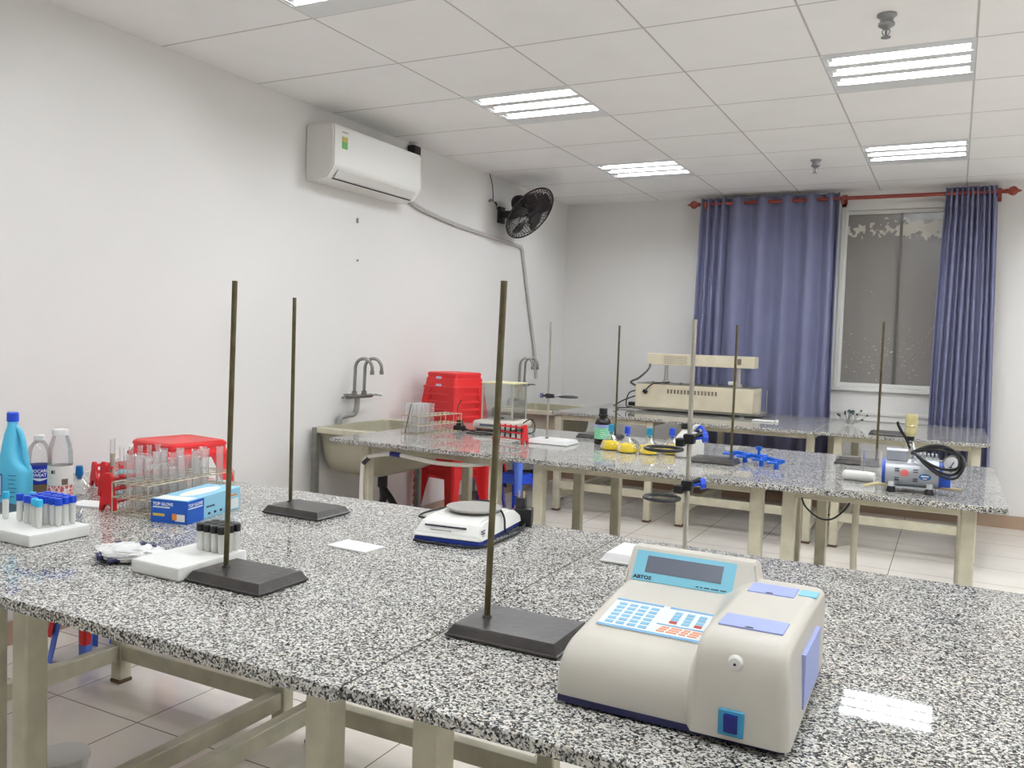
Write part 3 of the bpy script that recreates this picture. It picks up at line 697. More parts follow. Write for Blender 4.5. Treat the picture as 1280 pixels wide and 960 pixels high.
# ------------------------------------------------------------ the white analyzer in the foreground
def analyzer():
    t = thing('analyzer', 'large cream benchtop photometer with keypad and blue-framed screen', 'lab analyzer', (0, 0, ZT))
    x0, x1 = -.488, -.158; z0 = .012
    def cat_(P, n):
        S = smooth_pts([(0, a, b) for a, b in P], 8)
        L_ = [0]
        for a, b in zip(S, S[1:]): L_.append(L_[-1]+(b-a).length)
        out = []; j = 0
        for i in range(n):
            s = L_[-1]*i/(n-1)
            while j < len(S)-2 and L_[j+1] < s: j += 1
            f = (s-L_[j])/max(1e-9, L_[j+1]-L_[j]); out.append(S[j].lerp(S[j+1], min(1, f)))
        return out
    NV = 48
    PL = cat_([(1.108, z0), (1.108, .035), (1.112, .055), (1.125, .073), (1.148, .085), (1.18, .0905), (1.29, .107), (1.36, .115), (1.43, .118)], NV)
    PR = cat_([(1.094, z0), (1.096, .06), (1.098, .1), (1.106, .124), (1.122, .136), (1.148, .1405), (1.25, .1415), (1.34, .1415), (1.43, .140)], NV)
    xsamp = [x0, x0+.001, x0+.004, x0+.01, x0+.02]+[x0+.02+i*(.155/14) for i in range(1, 15)]+[-.313+i*.004 for i in range(1, 17)]+[-.249+i*.0081 for i in range(1, 10)]+[x1-.012, x1-.006, x1-.002, x1-.0004, x1]
    bm = B(); G = []
    def sm(a, b, v):
        u = max(0, min(1, (v-a)/(b-a))); return u*u*(3-2*u)
    for x in xsamp:
        row = []; e = min(x-x0, x1-x)
        rd = .014
        dip = 0 if e >= rd else rd-math.sqrt(max(0, rd*rd-(rd-e)**2))
        for k in range(NV):
            v = k/(NV-1); wd = .006+.03*v
            u = sm(-.287-wd, -.287+wd*.6, x)
            p = PL[k].lerp(PR[k], u)
            # rounding inwards along the profile normal
            a = (PL[max(k-1, 0)].lerp(PR[max(k-1, 0)], u)); c = (PL[min(k+1, NV-1)].lerp(PR[min(k+1, NV-1)], u))
            tg = (c-a).normalized(); nn = Vector((0, tg.z, -tg.y))
            q = p+nn*dip*.8
            # side draft: narrower towards the top
            sx_ = x+(.006 if x < -.3 else -.007)*max(0, (p.z-z0)/.13)*(1 if (e < .12) else 0)*(1-min(1, e/.12))
            row.append(bm.verts.new((sx_, q.y, max(q.z, z0))))
        # back face
        row.append(bm.verts.new((row[-1].co.x, 1.445, row[-1].co.z-.012))); row.append(bm.verts.new((row[-1].co.x, 1.447, z0)))
        G.append(row)
    for A, C in zip(G, G[1:]):
        for k in range(len(A)-1): bm.faces.new((A[k], C[k], C[k+1], A[k+1]))
    bm.faces.new(G[0]); bm.faces.new(G[-1][::-1])
    bot = [r[0] for r in G]+[r[-1] for r in G[::-1]]; bm.faces.new(bot)
    obj('housing', bm, M_cream, t, angle=40)
    bm = B(); bb(bm, x0+.006, x1-.008, 1.106, 1.44, .004, z0+.001); 
    obj('bottom_plate', bm, mat('navy_base', (24, 26, 70), .4), t, smooth=False)
    for x, y in ((x0+.03, 1.13), (x1-.03, 1.13), (x0+.03, 1.42), (x1-.03, 1.42)):
        bm = B(); cyl(bm, (x, y, 0), (x, y, .006), .01); obj('rubber_foot', bm, M_rubber, t)
    # display hood
    fy0, fz0, fy1, fz1 = 1.383, .1135, 1.421, .164
    bm = B(); P = [(fy0-.006, .108), (fy0, fz0), (fy1, fz1), (fy1+.006, fz1+.003), (fy1+.03, fz1+.002), (fy1+.036, fz1-.004), (fy1+.04, .09)]
    hx0, hx1 = x0+.003, -.272
    A = [bm.verts.new((hx0-(0 if b > .13 else 0), a, b)) for a, b in P]; C = [bm.verts.new((hx1+(.0 if b > .13 else .016), a, b)) for a, b in P]
    bm.faces.new(A[::-1]); bm.faces.new(C)
    for i in range(len(P)): bm.faces.new((A[i], A[(i+1) % len(P)], C[(i+1) % len(P)], C[i]))
    bmesh.ops.bevel(bm, geom=list(bm.edges), offset=.003, segments=2, affect='EDGES')
    hd = obj('display_hood', bm, M_cream, t, angle=40)
    tdir = V(0, fy1-fy0, fz1-fz0).normalized(); nrm = V(0, -tdir.z, tdir.y); ang = math.atan2(tdir.z, tdir.y)
    o0 = V(0, fy0, fz0)
    def face(bm, xa, xb, va, vb, h0, h1):
        c = o0+tdir*((va+vb)/2)+nrm*((h0+h1)/2)+V((xa+xb)/2, 0, 0)
        box(bm, c, (xb-xa, vb-va, h1-h0), 0, Euler((ang, 0, 0)))
    FL = (V(0, fy1, fz1)-o0).length
    bm = B(); face(bm, -.474, -.302, .004, FL-.004, 0, .0012); obj('display_panel', bm, M_sky, hd, smooth=False)
    bm = B(); face(bm, -.453, -.322, .020, FL-.0125, .001, .0018); obj('screen', bm, M_lens, hd, smooth=False)
    bm = text_bm('ABTOS', .0085, bold=.0003)
    for v in bm.verts: v.co.x *= 1.2
    p = o0+tdir*.0075+nrm*.0016+V(-.471, 0, 0); obj('lettering', bm, M_ink, hd, p, (ang, 0, 0), smooth=False)
    bm = B(); xx = -.362
    for wd_ in (.005, .004, .009, .013, .010): face(bm, xx, xx+wd_, .0075, .0092, .001, .0017); xx += wd_+.0025
    obj('small_print', bm, M_ink, hd, smooth=False)
    # keypad: follow the sloping profile
    ky0, ky1 = 1.196, 1.292
    sl = math.atan2(.107-.0905, 1.29-1.18)
    def kz(y): return .0905+(y-1.18)*math.tan(sl)
    def kp(bm, xa, xb, ya, yb, h, th=.0008, sk=0):
        y = (ya+yb)/2; box(bm, ((xa+xb)/2, y, kz(y)+h), (xb-xa, (yb-ya)/math.cos(sl), th), 0, Euler((sl, 0, 0)))
    bm = B(); kp(bm, -.462, -.30, ky0, ky1, .0012, .0014); kpd = obj('keypad', bm, mat('keypad_membrane', (226, 232, 232), .45), t, smooth=False)
    for q in ((-.462, -.30, ky0, ky0+.006), (-.462, -.385, ky1-.005, ky1), (-.374, -.30, ky1-.005, ky1), (-.378, -.302, ky0+.034, ky0+.037)):
        bm = B(); kp(bm, *q, .002); obj('keypad_border', bm, mat('keypad_blue', (112, 170, 214), .45), kpd, smooth=False)
    for c_ in range(4):
        for r_ in range(6):
            bm = B(); xk = -.453+c_*.0175; yk = ky0+.012+r_*.0127
            kp(bm, xk, xk+.0125, yk, yk+.0075, .0021); obj('key', bm, mat('key_blue', (124, 184, 216), .45), kpd, smooth=False)
    for c_ in range(3):
        for r_ in range(4):
            bm = B(); xk = -.362+c_*.019; yk = ky0+.043+r_*.0105
            kp(bm, xk, xk+.0115, yk, yk+.0078, .0021); obj('key', bm, MATS['key_blue'] if (r_ or c_ == 1) else mat('key_red', (176, 70, 64), .45), kpd, smooth=False)
    bm = B()
    for r_ in range(3):
        xa = -.372+.002*r_
        for wd_ in (.012, .016, .010, .014): kp(bm, xa, xa+wd_, ky0+.012+r_*.007, ky0+.0165+r_*.007, .0021); xa += wd_+.003
    obj('keypad_caption', bm, mat('key_orange', (236, 160, 128), .5), kpd, smooth=False)
    # flaps on the right block
    def flap(xa, xb, ya, yb):
        bm = B(); bb(bm, xa, xb, ya, yb, .1405, .1432, .0008, 1); f = obj('lid_flap', bm, M_peri, t)
        bm = B(); lathe(bm, [(.006, 0), (.006, .0008)], 12, ((xa+xb)/2-.002, ya+.0035, .1428), sy=.45); obj('finger_notch', bm, M_ink, f)
    flap(-.268, -.182, 1.155, 1.208); flap(-.268, -.198, 1.338, 1.392)
    bm = B(); bb(bm, -.195, -.168, 1.36, 1.392, .140, .1425); obj('blue_tab', bm, M_sky, t, smooth=False)
    bm = B(); bb(bm, x1-.008, x1-.0015+.002, 1.20, 1.34, .03, .105); obj('side_label', bm, M_peri, t, smooth=False)
    # knob and switch on the front of the right block
    bm = B(); lathe(bm, [(.011, 0), (.0105, .003), (.008, .006), (.002, .0065)], 20)
    for v in bm.verts: v.co = Vector((-.231+v.co.x, 1.104-v.co.z, .111+v.co.y))
    kb = obj('round_plug', bm, M_white, t)
    bm = B(); cyl(bm, (-.231, 1.0985, .111), (-.231, 1.0965, .111), .0018, n=10); obj('plug_hole', bm, M_ink, kb)
    bm = B(); bb(bm, -.248, -.215, 1.0915, 1.0965, .018, .052, .001, 1); sw = obj('switch_surround', bm, M_aqua, t)
    bm = B(); box(bm, (-.2315, 1.0912, .035), (.018, .006, .024), .001, Euler((.12, 0, 0))); obj('rocker_switch', bm, mat('switch_navy', (22, 30, 120), .25), sw)
    return t
analyzer()

# ------------------------------------------------------------ scale with pan on the front table
def scale_():
    t = thing('digital_scale', 'white digital scale with round steel pan on the front table', 'scale', (-1.205, 1.80, ZT), math.radians(7))
    w, d = .19, .30
    bm = B()
    P = [(0, .012), (0.004, .026), (.035, .054), (.055, .06), (.24, .06), (.26, .05), (.30, .035), (.30, .012)]
    A = [bm.verts.new((0+(.014 if b > .04 else 0), a, b)) for a, b in P]; C = [bm.verts.new((w-(.014 if b > .04 else 0), a, b)) for a, b in P]
    bm.faces.new(A[::-1]); bm.faces.new(C)
    for i in range(len(P)): bm.faces.new((A[i], A[(i+1) % len(P)], C[(i+1) % len(P)], C[i]))
    bmesh.ops.bevel(bm, geom=list(bm.edges), offset=.006, segments=3, affect='EDGES')
    obj('housing', bm, M_white, t, angle=50)
    bm = B(); bb(bm, .004, w-.004, .004, d-.004, .004, .016, .003); obj('blue_base', bm, mat('scale_navy', (30, 52, 140), .4), t)
    for x in (.02, w-.02):
        for y in (.02, d-.02):
            bm = B(); cyl(bm, (x, y, 0), (x, y, .006), .011); obj('foot', bm, M_rubber, t)
    bm = B(); lathe(bm, [(.02, .058), (.02, .066), (.07, .067), (.074, .07), (.074, .074), (.07, .0735), (.03, .0725), (.001, .072)], 40, (w/2+.01, .155, 0)); obj('weighing_pan', bm, mat('pan_steel', (178, 176, 170), .3, metal=.35), t)
    sl = math.atan2(.028, .031)
    bm = B(); box(bm, (w/2-.01, .0185, .043), (.115, .003, .0035), 0, Euler((sl, 0, 0))); obj('display_slot', bm, M_ink, t, smooth=False)
    bm = B(); box(bm, (w/2-.02, .011, .0345), (.06, .0015, .0015), 0, Euler((sl, 0, 0))); obj('panel_print', bm, M_pipe, t, smooth=False)
    bm = B()
    for k in range(3): box(bm, (w-.006, .03, .026+.007*k), (.004, .02, .003), 0)
    obj('side_label', bm, M_lens, t, smooth=False)
    bm = B(); tube(bm, [(.015, .06, .05), (-.015, .07, .05), (-.01, .12, .055), (.06, .27, .064), (.12, .25, .07), (.165, .19, .066), (.19, .16, .05), (.199, .15, .015), (.2, .2, .008), (.21, .26, .008), (.2, .3, .012)], .0028, 8)
    tube(bm, [(.005, .0, .0045), (.05, -.007, .0045), (.1, -.012, .0045), (.17, -.006, .0045), (.2, .04, .0045), (.205, .1, .0045), (.215, .2, .0045), (.2, .29, .006)], .0032, 8)
    obj('power_cord', bm, M_rubber, t)
    bm = B(); box(bm, (.19, .315, .026), (.05, .045, .05), .004, Euler((0, 0, .2)))
    pg = obj('power_adapter', bm, M_black, t)
    bm = B(); box(bm, (.182, .315, .064), (.028, .022, .03), .003); obj('plug_body', bm, M_black, pg)
    bm = B()
    for k in (-1, 1): cyl(bm, (.182+k*.007, .315, .078), (.182+k*.007, .315, .098), .0024)
    obj('plug_pin', bm, mat('brass_pin', (214, 196, 160), .3, metal=.8), pg)
scale_()
bm = B(); box(bm, (-1.28, 1.668, ZT+.0022), (.122, .074, .0042), .001, Euler((0, 0, -.06))); tag(obj('white_tile', bm, M_paper), 'thin white card lying on the front table left of the scale', 'card')

# ------------------------------------------------------------ glove box
t = thing('glove_box', 'blue and white cardboard glove box on the front table', 'glove box', (-1.897, 1.577, ZT), math.radians(13))
w, d, h = .11, .255, .064
M_box = mat('box_sky_blue', (150, 208, 234), .45); M_boxb = mat('box_royal_blue', (22, 88, 186), .45)
bm = B(); bb(bm, 0, w, 0, d, 0, h, .001, 1); obj('carton', bm, M_box, t)
bm = B(); bb(bm, -.0004, w+.0006, -.0006, .001, .0005, h-.001); obj('front_panel', bm, M_boxb, t, smooth=False)
bm = B(); bb(bm, w-.001, w+.0006, 0, .075, .0005, h-.003); obj('side_panel', bm, M_boxb, t, smooth=False)
bm = B(); lathe(bm, [(.03, 0), (.03, .0006)], 28, (w*.5, d*.55, h-.0001), sx=1., sy=2.9); obj('opening_oval', bm, mat('box_white', (244, 244, 238), .5), t)
bm = B(); bb(bm, .004, w-.004, .004, .05, h-.0001, h+.0004); obj('top_panel', bm, MATS['box_white'], t, smooth=False)
bm = B(); bb(bm, .006, .058, -.0012, 0, .0405, .044); bb(bm, w, w+.0012, .006, .068, .0395, .0425); obj('white_stripe', bm, M_paper, t, smooth=False)
bm = B(); bb(bm, .006, .042, -.0012, 0, .018, .025); obj('yellow_label', bm, mat('box_yellow', (236, 200, 60), .5), t, smooth=False)
bm = B(); bb(bm, .075, .104, -.0012, 0, .007, .026); obj('white_picture', bm, M_paper, t, smooth=False)
bm = B(); bb(bm, .066, .08, -.0016, 0, .01, .027); obj('orange_picture', bm, mat('box_orange', (230, 140, 50), .5), t, smooth=False)
bm = B(); bb(bm, w, w+.0012, d-.05, d-.012, .005, .034); obj('white_picture', bm, M_paper, t, smooth=False)
bm = B(); bb(bm, w, w+.0013, d-.05, d-.02, .042, .047); obj('orange_print', bm, MATS['box_orange'], t, smooth=False)
text('TOP GLOVE', .0115, M_paper, t, (.006, -.0008, .047), (PI/2, 0, 0), bold=.0003)
text('TOP GLOVE', .0115, M_paper, t, (w+.0008, .006, .0455), (PI/2, 0, PI/2), bold=.0003)
text('TOP GLOVE', .0075, M_ink, t, (w+.0008, .085, .03), (PI/2, 0, PI/2))
bm = B()
for k in range(4): bb(bm, w, w+.001, .095+.028*k, .105+.028*k, .01, .016)
obj('small_print', bm, M_ink, t, smooth=False)

# ------------------------------------------------------------ foam blocks with capped sample tubes
def capped_tube(label, loc, cap, group, h=.055, r=.0075, caph=.014, mt=None):
    t = thing('sample_tube', label, 'sample tube', loc, 0, group)
    bm = B(); lathe(bm, [(r*.55, 0), (r*.9, .004), (r, .01), (r, h)], 14, capt=False); obj('tube_body', bm, mt or M_tube, t)
    bm = B(); lathe(bm, [(r*1.12, h-.003), (r*1.18, h), (r*1.18, h+caph-.002), (r*1.0, h+caph)], 14); obj('cap', bm, cap, t)
    return t
bm = B(); bb(bm, -2.16, -1.882, 1.226, 1.385, ZT, ZT+.03, .006, 2)
tag(obj('foam_block', bm, M_foam), 'white foam block holding blue-capped sample tubes', 'foam block')
FZ = ZT+.0301
tb = capped_tube('small tube with dark blue cap among the cluster on the white foam block', (-1.925, 1.34, FZ), M_capb, 'dark blue capped tubes on the foam block')
first = True
for i in range(5):
    for j in range(4):
        x, y = -1.91-.026*i*.9-.004*j, 1.30+.021*j
        if (i, j) in ((0, 0), (1, 0), (2, 0)): continue
        if first: tb.location = (x, y, FZ); first = False
        else: dup(tb, (x+random.uniform(-.002, .002), y, FZ))
tc_ = capped_tube('small tube with bright cyan cap at the front of the tube cluster', (-1.935, 1.285, FZ), M_cyan, 'cyan capped tubes at the cluster front')
dup(tc_, (-1.958, 1.29, FZ)); 
dup(tc_, (-2.09, 1.30, FZ), label='cyan capped tube standing alone at the left end of the foam block', group='lone tubes on the foam block')
dup(tb, (-2.04, 1.305, FZ), label='dark blue capped tube standing next to the lone cyan tube', group='lone tubes on the foam block')
dup(tc_, (-2.035, 1.335, FZ), label='cyan capped tube behind a dark blue one in the middle of the foam block', group='lone tubes on the foam block')
bm = B(); bb(bm, -1.532, -1.388, 1.222, 1.415, ZT, ZT+.03, .006, 2)
tag(obj('foam_block', bm, M_foam), 'white foam block with black-capped tubes beside the retort stand', 'foam block')
tk = capped_tube('small clear tube with ribbed black cap on the right foam block', (-1.45, 1.37, FZ), M_black, 'black capped tubes on the foam block', h=.047, r=.0088)
k = 0
for i in range(4):
    for j in range(3):
        p = (-1.468+.021*i, 1.355+.0205*j, FZ)
        if k == 0: tk.location = p
        else: dup(tk, p)
        k += 1

# crumpled plastic bag with dark tips
t = thing('plastic_bag', 'crumpled clear plastic bag of dark-tipped items beside the foam block', 'plastic bag', (-1.612, 1.278, ZT), math.radians(24))
bm = B(); bmesh.ops.create_icosphere(bm, subdivisions=5, radius=1)
from mathutils import noise
for v in bm.verts:
    p = v.co.copy(); q = 1+.15*noise.noise(p*2.2)+.10*noise.noise(p*5)+.09*abs(noise.noise(p*9))+.04*noise.noise(p*18)
    v.co = Vector((p.x*.076*q, p.y*.042*q, .02+p.z*.02*q))
    v.co.z = max(v.co.z, .0005)
obj('wrapper', bm, mat('crumpled_film', (236, 236, 234), .16), t, angle=60)
for a, b, z, r in ((-.070, -.012, .016, .0105), (-.048, -.034, .016, .011), (-.018, -.043, .012, .008), (-.03, .012, .034, .009), (.03, .005, .036, .009)):
    bm = B(); d = V(-.8, -.6, .0 if z < .03 else .35).normalized(); c = V(a, b, z); cyl(bm, c+d*.004, c-d*.03, r*.8, r, 14); cyl(bm, c-d*.001, c-d*.006, r*1.12, n=14)
    obj('dark_tip', bm, mat('dark_blue_tip', (46, 50, 86), .3), t)

# ------------------------------------------------------------ bottles at the left end
t = thing('bleach_bottle', 'tall sky-blue plastic bottle with moulded handle and blue cap', 'bottle', (-2.398, 1.52, ZT), math.radians(24))
M_bl = mat('sky_blue_bottle', (92, 198, 234), .35)
bm = B()
def sup(bm, rings, n=36):
    """rings: (z, half x, half y, exponent, x offset)"""
    R = []
    for z, a, b, e, ox in rings:
        P = []
        for i in range(n):
            q = 2*PI*i/n; c, s = math.cos(q), math.sin(q)
            P.append(bm.verts.new((ox+a*math.copysign(abs(c)**(2/e), c), b*math.copysign(abs(s)**(2/e), s), z)))
        R.append(P)
    for A, C in zip(R, R[1:]):
        for i in range(n): bm.faces.new((A[i], A[(i+1) % n], C[(i+1) % n], C[i]))
    bm.faces.new(R[0][::-1]); bm.faces.new(R[-1])
sup(bm, [(0, .044, .038, 3, 0), (.006, .05, .042, 3, 0), (.09, .051, .043, 3, 0), (.105, .048, .042, 2.8, -.002), (.13, .035, .038, 2.5, -.012), (.16, .028, .033, 2.4, -.014), (.20, .023, .026, 2.2, -.012), (.225, .017, .017, 2, -.01), (.245, .015, .015, 2, -.01)])
obj('bottle_body', bm, M_bl, t); t.scale = (.84, .84, 1)
bm = B(); tube(bm, [(.0, 0, .222), (.016, 0, .208), (.029, 0, .175), (.037, 0, .135), (.042, 0, .105), (.038, 0, .085)], .0095, 10); obj('handle', bm, M_bl, t)
bm = B(); lathe(bm, [(.018, .238), (.019, .24), (.0185, .262), (.016, .265)], 24, (-.01, 0, 0)); obj('cap', bm, M_capb, t)
bm = B(); bb(bm, -.042, -.018, -.0445, -.042, .025, .09, .001, 1); lb = obj('front_label', bm, mat('label_navy_rim', (40, 70, 150), .5), t)
bm = B(); bb(bm, -.039, -.021, -.0452, -.0438, .029, .086); obj('label_face', bm, mat('label_pale', (200, 214, 232), .5), lb, smooth=False)
bm = B()
for k in range(6): bb(bm, .002, .002+.03-.004*(k % 3), -.0436, -.0424, .085-.012*k, .087-.012*k)
obj('label_print', bm, mat('print_blue', (40, 96, 150), .6), t, smooth=False)

def bend_text(s, size, R, z, a_mid, bold=.0004, sx=1.0):
    bm = text_bm(s, size, .0002, bold, 'CENTER')
    for v in bm.verts:
        a = a_mid+v.co.x*sx/R; r = R+v.co.z
        v.co = Vector((r*math.cos(a), r*math.sin(a), z+v.co.y))
    return bm
t = thing('drink_bottle', 'clear drink bottle with dark blue POCARI SWEAT label', 'bottle', (-2.494, 1.656, ZT))
bm = B(); lathe(bm, [(.03, 0), (.034, .004), (.035, .012), (.033, .02), (.035, .03), (.035, .1), (.033, .115), (.033, .125), (.028, .145), (.018, .158), (.013, .164), (.013, .172)], 32, capt=False); obj('bottle_body', bm, M_pet, t)
bm = B(); lathe(bm, [(.028, .004), (.033, .006), (.0335, .03)], 28); obj('liquid', bm, mat('brown_liquid', (150, 112, 70), .2), t)
bm = B(); lathe(bm, [(.0354, .032), (.0358, .033), (.0358, .088), (.0354, .089)], 36, capb=False, capt=False); lb = obj('label', bm, mat('pocari_blue', (16, 42, 160), .4), t)
am = math.atan2(-1.652, 2.5)+.0
for s, z in (('POCARI', .068), ('SWEAT', .055)): obj('lettering', bend_text(s, .0135, .0361, z, am, sx=.95), M_paper, lb, smooth=False)
bm = B(); n = 24; A = []; C = []
for i in range(n+1):
    u = i/n-.5; a = am+u*1.7; zc = .046+.016*u*u*2-.004*u; hh = .0045*(1-.9*abs(2*u))
    A.append(bm.verts.new((.0362*math.cos(a), .0362*math.sin(a), zc-hh))); C.append(bm.verts.new((.0362*math.cos(a), .0362*math.sin(a), zc+hh)))
for i in range(n): bm.faces.new((A[i], A[i+1], C[i+1], C[i]))
obj('white_wave', bm, M_paper, lb)
bm = B(); lathe(bm, [(.0145, .164), (.0155, .165), (.0155, .178), (.0135, .18)], 24); obj('cap', bm, mat('clear_white_cap', (230, 230, 228), .4), t)

t = thing('water_bottle', 'clear wide-mouthed water bottle with white label and red patterned band', 'bottle', (-2.317, 1.604, ZT))
bm = B(); lathe(bm, [(.028, 0), (.032, .004), (.033, .012), (.033, .13), (.0325, .15), (.029, .172), (.023, .19), (.0205, .198), (.0205, .204)], 32, capt=False); obj('bottle_body', bm, M_pet, t)
def rib(name, c1, c2):
    m = bpy.data.materials.new(name); m.use_nodes = True; nt = m.node_tree; N = nt.nodes; b = N['Principled BSDF']
    tc = N.new('ShaderNodeTexCoord'); v = N.new('ShaderNodeTexVoronoi'); v.inputs['Scale'].default_value = 90; v.feature = 'DISTANCE_TO_EDGE'
    nt.links.new(tc.outputs['Object'], v.inputs['Vector'])
    r = N.new('ShaderNodeValToRGB'); r.color_ramp.interpolation = 'CONSTANT'; e = r.color_ramp.elements
    e[0].color = (*lin(c1), 1); e[1].position = .09; e[1].color = (*lin(c2), 1); nt.links.new(v.outputs['Distance'], r.inputs[0])
    nt.links.new(r.outputs[0], b.inputs['Base Color']); b.inputs['Roughness'].default_value = .45; return m
bm = B(); lathe(bm, [(.0336, .004), (.0342, .006), (.0342, .05), (.0336, .052)], 36, capb=False, capt=False); obj('patterned_band', bm, rib('red_lace_pattern', (236, 224, 220), (190, 96, 96)), t)
bm = B(); lathe(bm, [(.0336, .053), (.034, .054), (.034, .108), (.0336, .11)], 36, capb=False, capt=False); lb = obj('label', bm, mat('label_white', (232, 231, 226), .5), t)
bm = B(); am = math.atan2(-1.62, 2.32)
lathe(bm, [(.0343, .055), (.0343, .073)], 8, a0=am+.1, a1=am+.62); obj('label_square', bm, mat('label_brown', (120, 104, 92), .5), lb)
bm = B(); lathe(bm, [(.0343, .088), (.0343, .098)], 6, a0=am-.75, a1=am-.55); lathe(bm, [(.0343, .088), (.0343, .098)], 3, a0=am-.5, a1=am-.42); obj('label_print', bm, M_ink, lb)
bm = B(); lathe(bm, [(.0215, .198), (.0225, .199), (.0225, .213), (.021, .216)], 28); obj('cap', bm, MATS['clear_white_cap'], t)

def dropper(label, loc, cap, s=1., liquid=None, group=None, filled=.028):
    t = thing('flask', label, 'flask', loc, 0, group)
    P = [(.026, 0), (.036, .004), (.04, .014), (.036, .03), (.022, .046), (.012, .056), (.0105, .062), (.012, .066)]
    bm = B(); lathe(bm, [(r*s, z*s) for r, z in P], 28, capt=False); obj('flask_body', bm, M_glass, t)
    if liquid:
        bm = B(); lathe(bm, [(.0255*s, .001*s), (.0352*s, .0045*s), (.039*s, .014*s), (.036*s, filled*s)], 28); obj('liquid', bm, liquid, t)
    bm = B(); lathe(bm, [(r*s, z*s) for r, z in [(.0085, .055), (.0105, .066), (.0125, .068), (.0105, .098), (.0085, .1)]], 20); obj('stopper', bm, cap, t)
    return t
dropper('small clear flask with teal stopper behind the white water bottle', (-2.365, 1.70, ZT), mat('deep_teal_stopper', (0, 100, 160), .35), .92)
t = thing('flask', 'small flask lying on its side with teal base, behind the clear flask', 'flask', (-2.40, 1.90, ZT), math.radians(20))
bm = B(); lathe(bm, [(.02, 0), (.026, .004), (.026, .05), (.012, .065), (.012, .08)], 24)
for v in bm.verts: v.co = Vector((v.co.z-.03, v.co.x, v.co.y+.026))
obj('flask_body', bm, mat('teal_flask', (96, 172, 186), .3), t)
bm = B(); box(bm, (-2.215, 1.63, ZT+.002), (.11, .075, .004), .001, Euler((0, 0, .25))); tag(obj('paper_sheet', bm, M_paper), 'folded white paper sheet beside the red test tube racks', 'paper')

# ------------------------------------------------------------ red test tube racks
def red_rack(label, p0, p1, h=.108, scale=1., group='red test tube racks', slim=False):
    p0 = Vector((*p0, 0)); p1 = Vector((*p1, 0)); d = p1-p0; Lg = d.length; rz = math.atan2(d.y, d.x)
    t = thing('test_tube_rack', label, 'test tube rack', (p0.x, p0.y, ZT), rz, group)
    for x in (0, Lg):
        bm = B(); w = .28*h
        P = [(-w, 0), (-w*.55, 0), (-w*.35, .02), (w*.35, .02), (w*.55, 0), (w, 0), (w*.86, .028), (w*.5, h*.62), (w*.5, h*.9), (w*.3, h), (-w*.3, h), (-w*.5, h*.9), (-w*.5, h*.62), (-w*.86, .028)]
        prism(bm, P, x-.005, x+.005); bmesh.ops.bevel(bm, geom=list(bm.edges), offset=.0015, segments=1, affect='EDGES')
        obj('end_panel', bm, M_redd, t)
    for z in (.022, h*.52, h*.8):
        bm = B()
        if z < .03: bb(bm, .004, Lg-.004, -.014, .014, z, z+.004)
        else:
            for y in (-.014, .011): bb(bm, .004, Lg-.004, y, y+.003, z, z+.006)
            n = max(3, int(Lg/.024))
            for i in range(n+1):
                xx = .006+(Lg-.012)*i/n; bb(bm, xx-.0015, xx+.0015, -.012, .012, z, z+.005)
        obj('shelf', bm, M_redd, t, smooth=False)
    return t, rz, Lg
def test_tube(label, loc, h, r, group, tilt=(0, 0, 0), fill=None):
    t = thing('test_tube', label, 'test tube', loc, 0, group); t.rotation_euler = tilt
    bm = B(); lathe(bm, [(r*.3, 0), (r*.75, r*.35), (r, r), (r, h-.003), (r*1.18, h), (r*1.12, h+.001)], 16, capt=False); obj('glass', bm, M_ttube, t)
    if fill:
        bm = B(); lathe(bm, [(r*.3, .001), (r*.7, r*.4), (r*.9, r), (r*.9, h*.7)], 12); obj('contents', bm, fill, t)
    return t
red_rack('red plastic test tube rack with slim tubes, left of the wire rack', (-2.29, 1.73), (-2.262, 1.93))
red_rack('red plastic test tube rack half hidden behind the wire rack', (-2.103, 1.602), (-2.14, 1.86))
red_rack('red rack end sticking out behind the white-labelled water bottle', (-2.47, 1.83), (-2.45, 2.0), h=.08)
thin_t = None
M_stain = mat('cloudy_tan_contents', (196, 184, 150), .5)
for i in range(6):
    x = -2.286+.0045*i; y = 1.755+.03*i
    hh = .16 if i == 0 else .135
    if i == 0: test_tube('tall stained test tube standing in the left red rack', (x, y, ZT+.0265), .15, .0075, 'test tubes in the red racks', fill=M_stain)
    elif i == 1: thin_t = test_tube('slim clear test tube in the left red rack', (x, y, ZT+.0265), .12, .007, 'test tubes in the red racks')
    else: dup(thin_t, (x, y, ZT+.0265))
for i in range(6):
    dup(thin_t, (-2.108-.0053*i, 1.63+.038*i, ZT+.0265), label='slim clear test tube in the red rack behind the wire rack')

# wire racks with tubes
M_wire = mat('rusty_wire', (204, 192, 166), .4, metal=.35, vary=.3, vscale=40)
def wire_rack(label, loc, rz, Lx, Ly, zs, nx, ny, r=.0014):
    t = thing('wire_rack', label, 'wire rack', loc, rz, 'wire test tube racks')
    for z in zs:
        bm = B(); tube(bm, [(0, 0, z), (Lx, 0, z), (Lx, Ly, z), (0, Ly, z)], r*1.3, 6, closed=True, sm=False)
        if z != zs[0] or True:
            for i in range(1, nx): x = Lx*i/nx; tube(bm, [(x, 0, z), (x, Ly, z)], r, 5, sm=False)
            for j in range(1, ny): y = Ly*j/ny; tube(bm, [(0, y, z+.001), (Lx, y, z+.001)], r, 5, sm=False)
        obj('wire_tray', bm, M_wire, t)
    bm = B()
    for x, y in ((0, 0), (Lx, 0), (Lx, Ly), (0, Ly), (Lx/2, 0), (Lx/2, Ly), (0, Ly/2), (Lx, Ly/2)): tube(bm, [(x, y, 0), (x, y, zs[-1])], r*1.3, 6, sm=False)
    obj('wire_upright', bm, M_wire, t); return t
WR = (-2.062, 1.583); wa = math.radians(5)
wire_rack('wire rack full of clear test tubes behind the glove box', (*WR, ZT), wa, .13, .345, (.004, .047, .088), 4, 11)
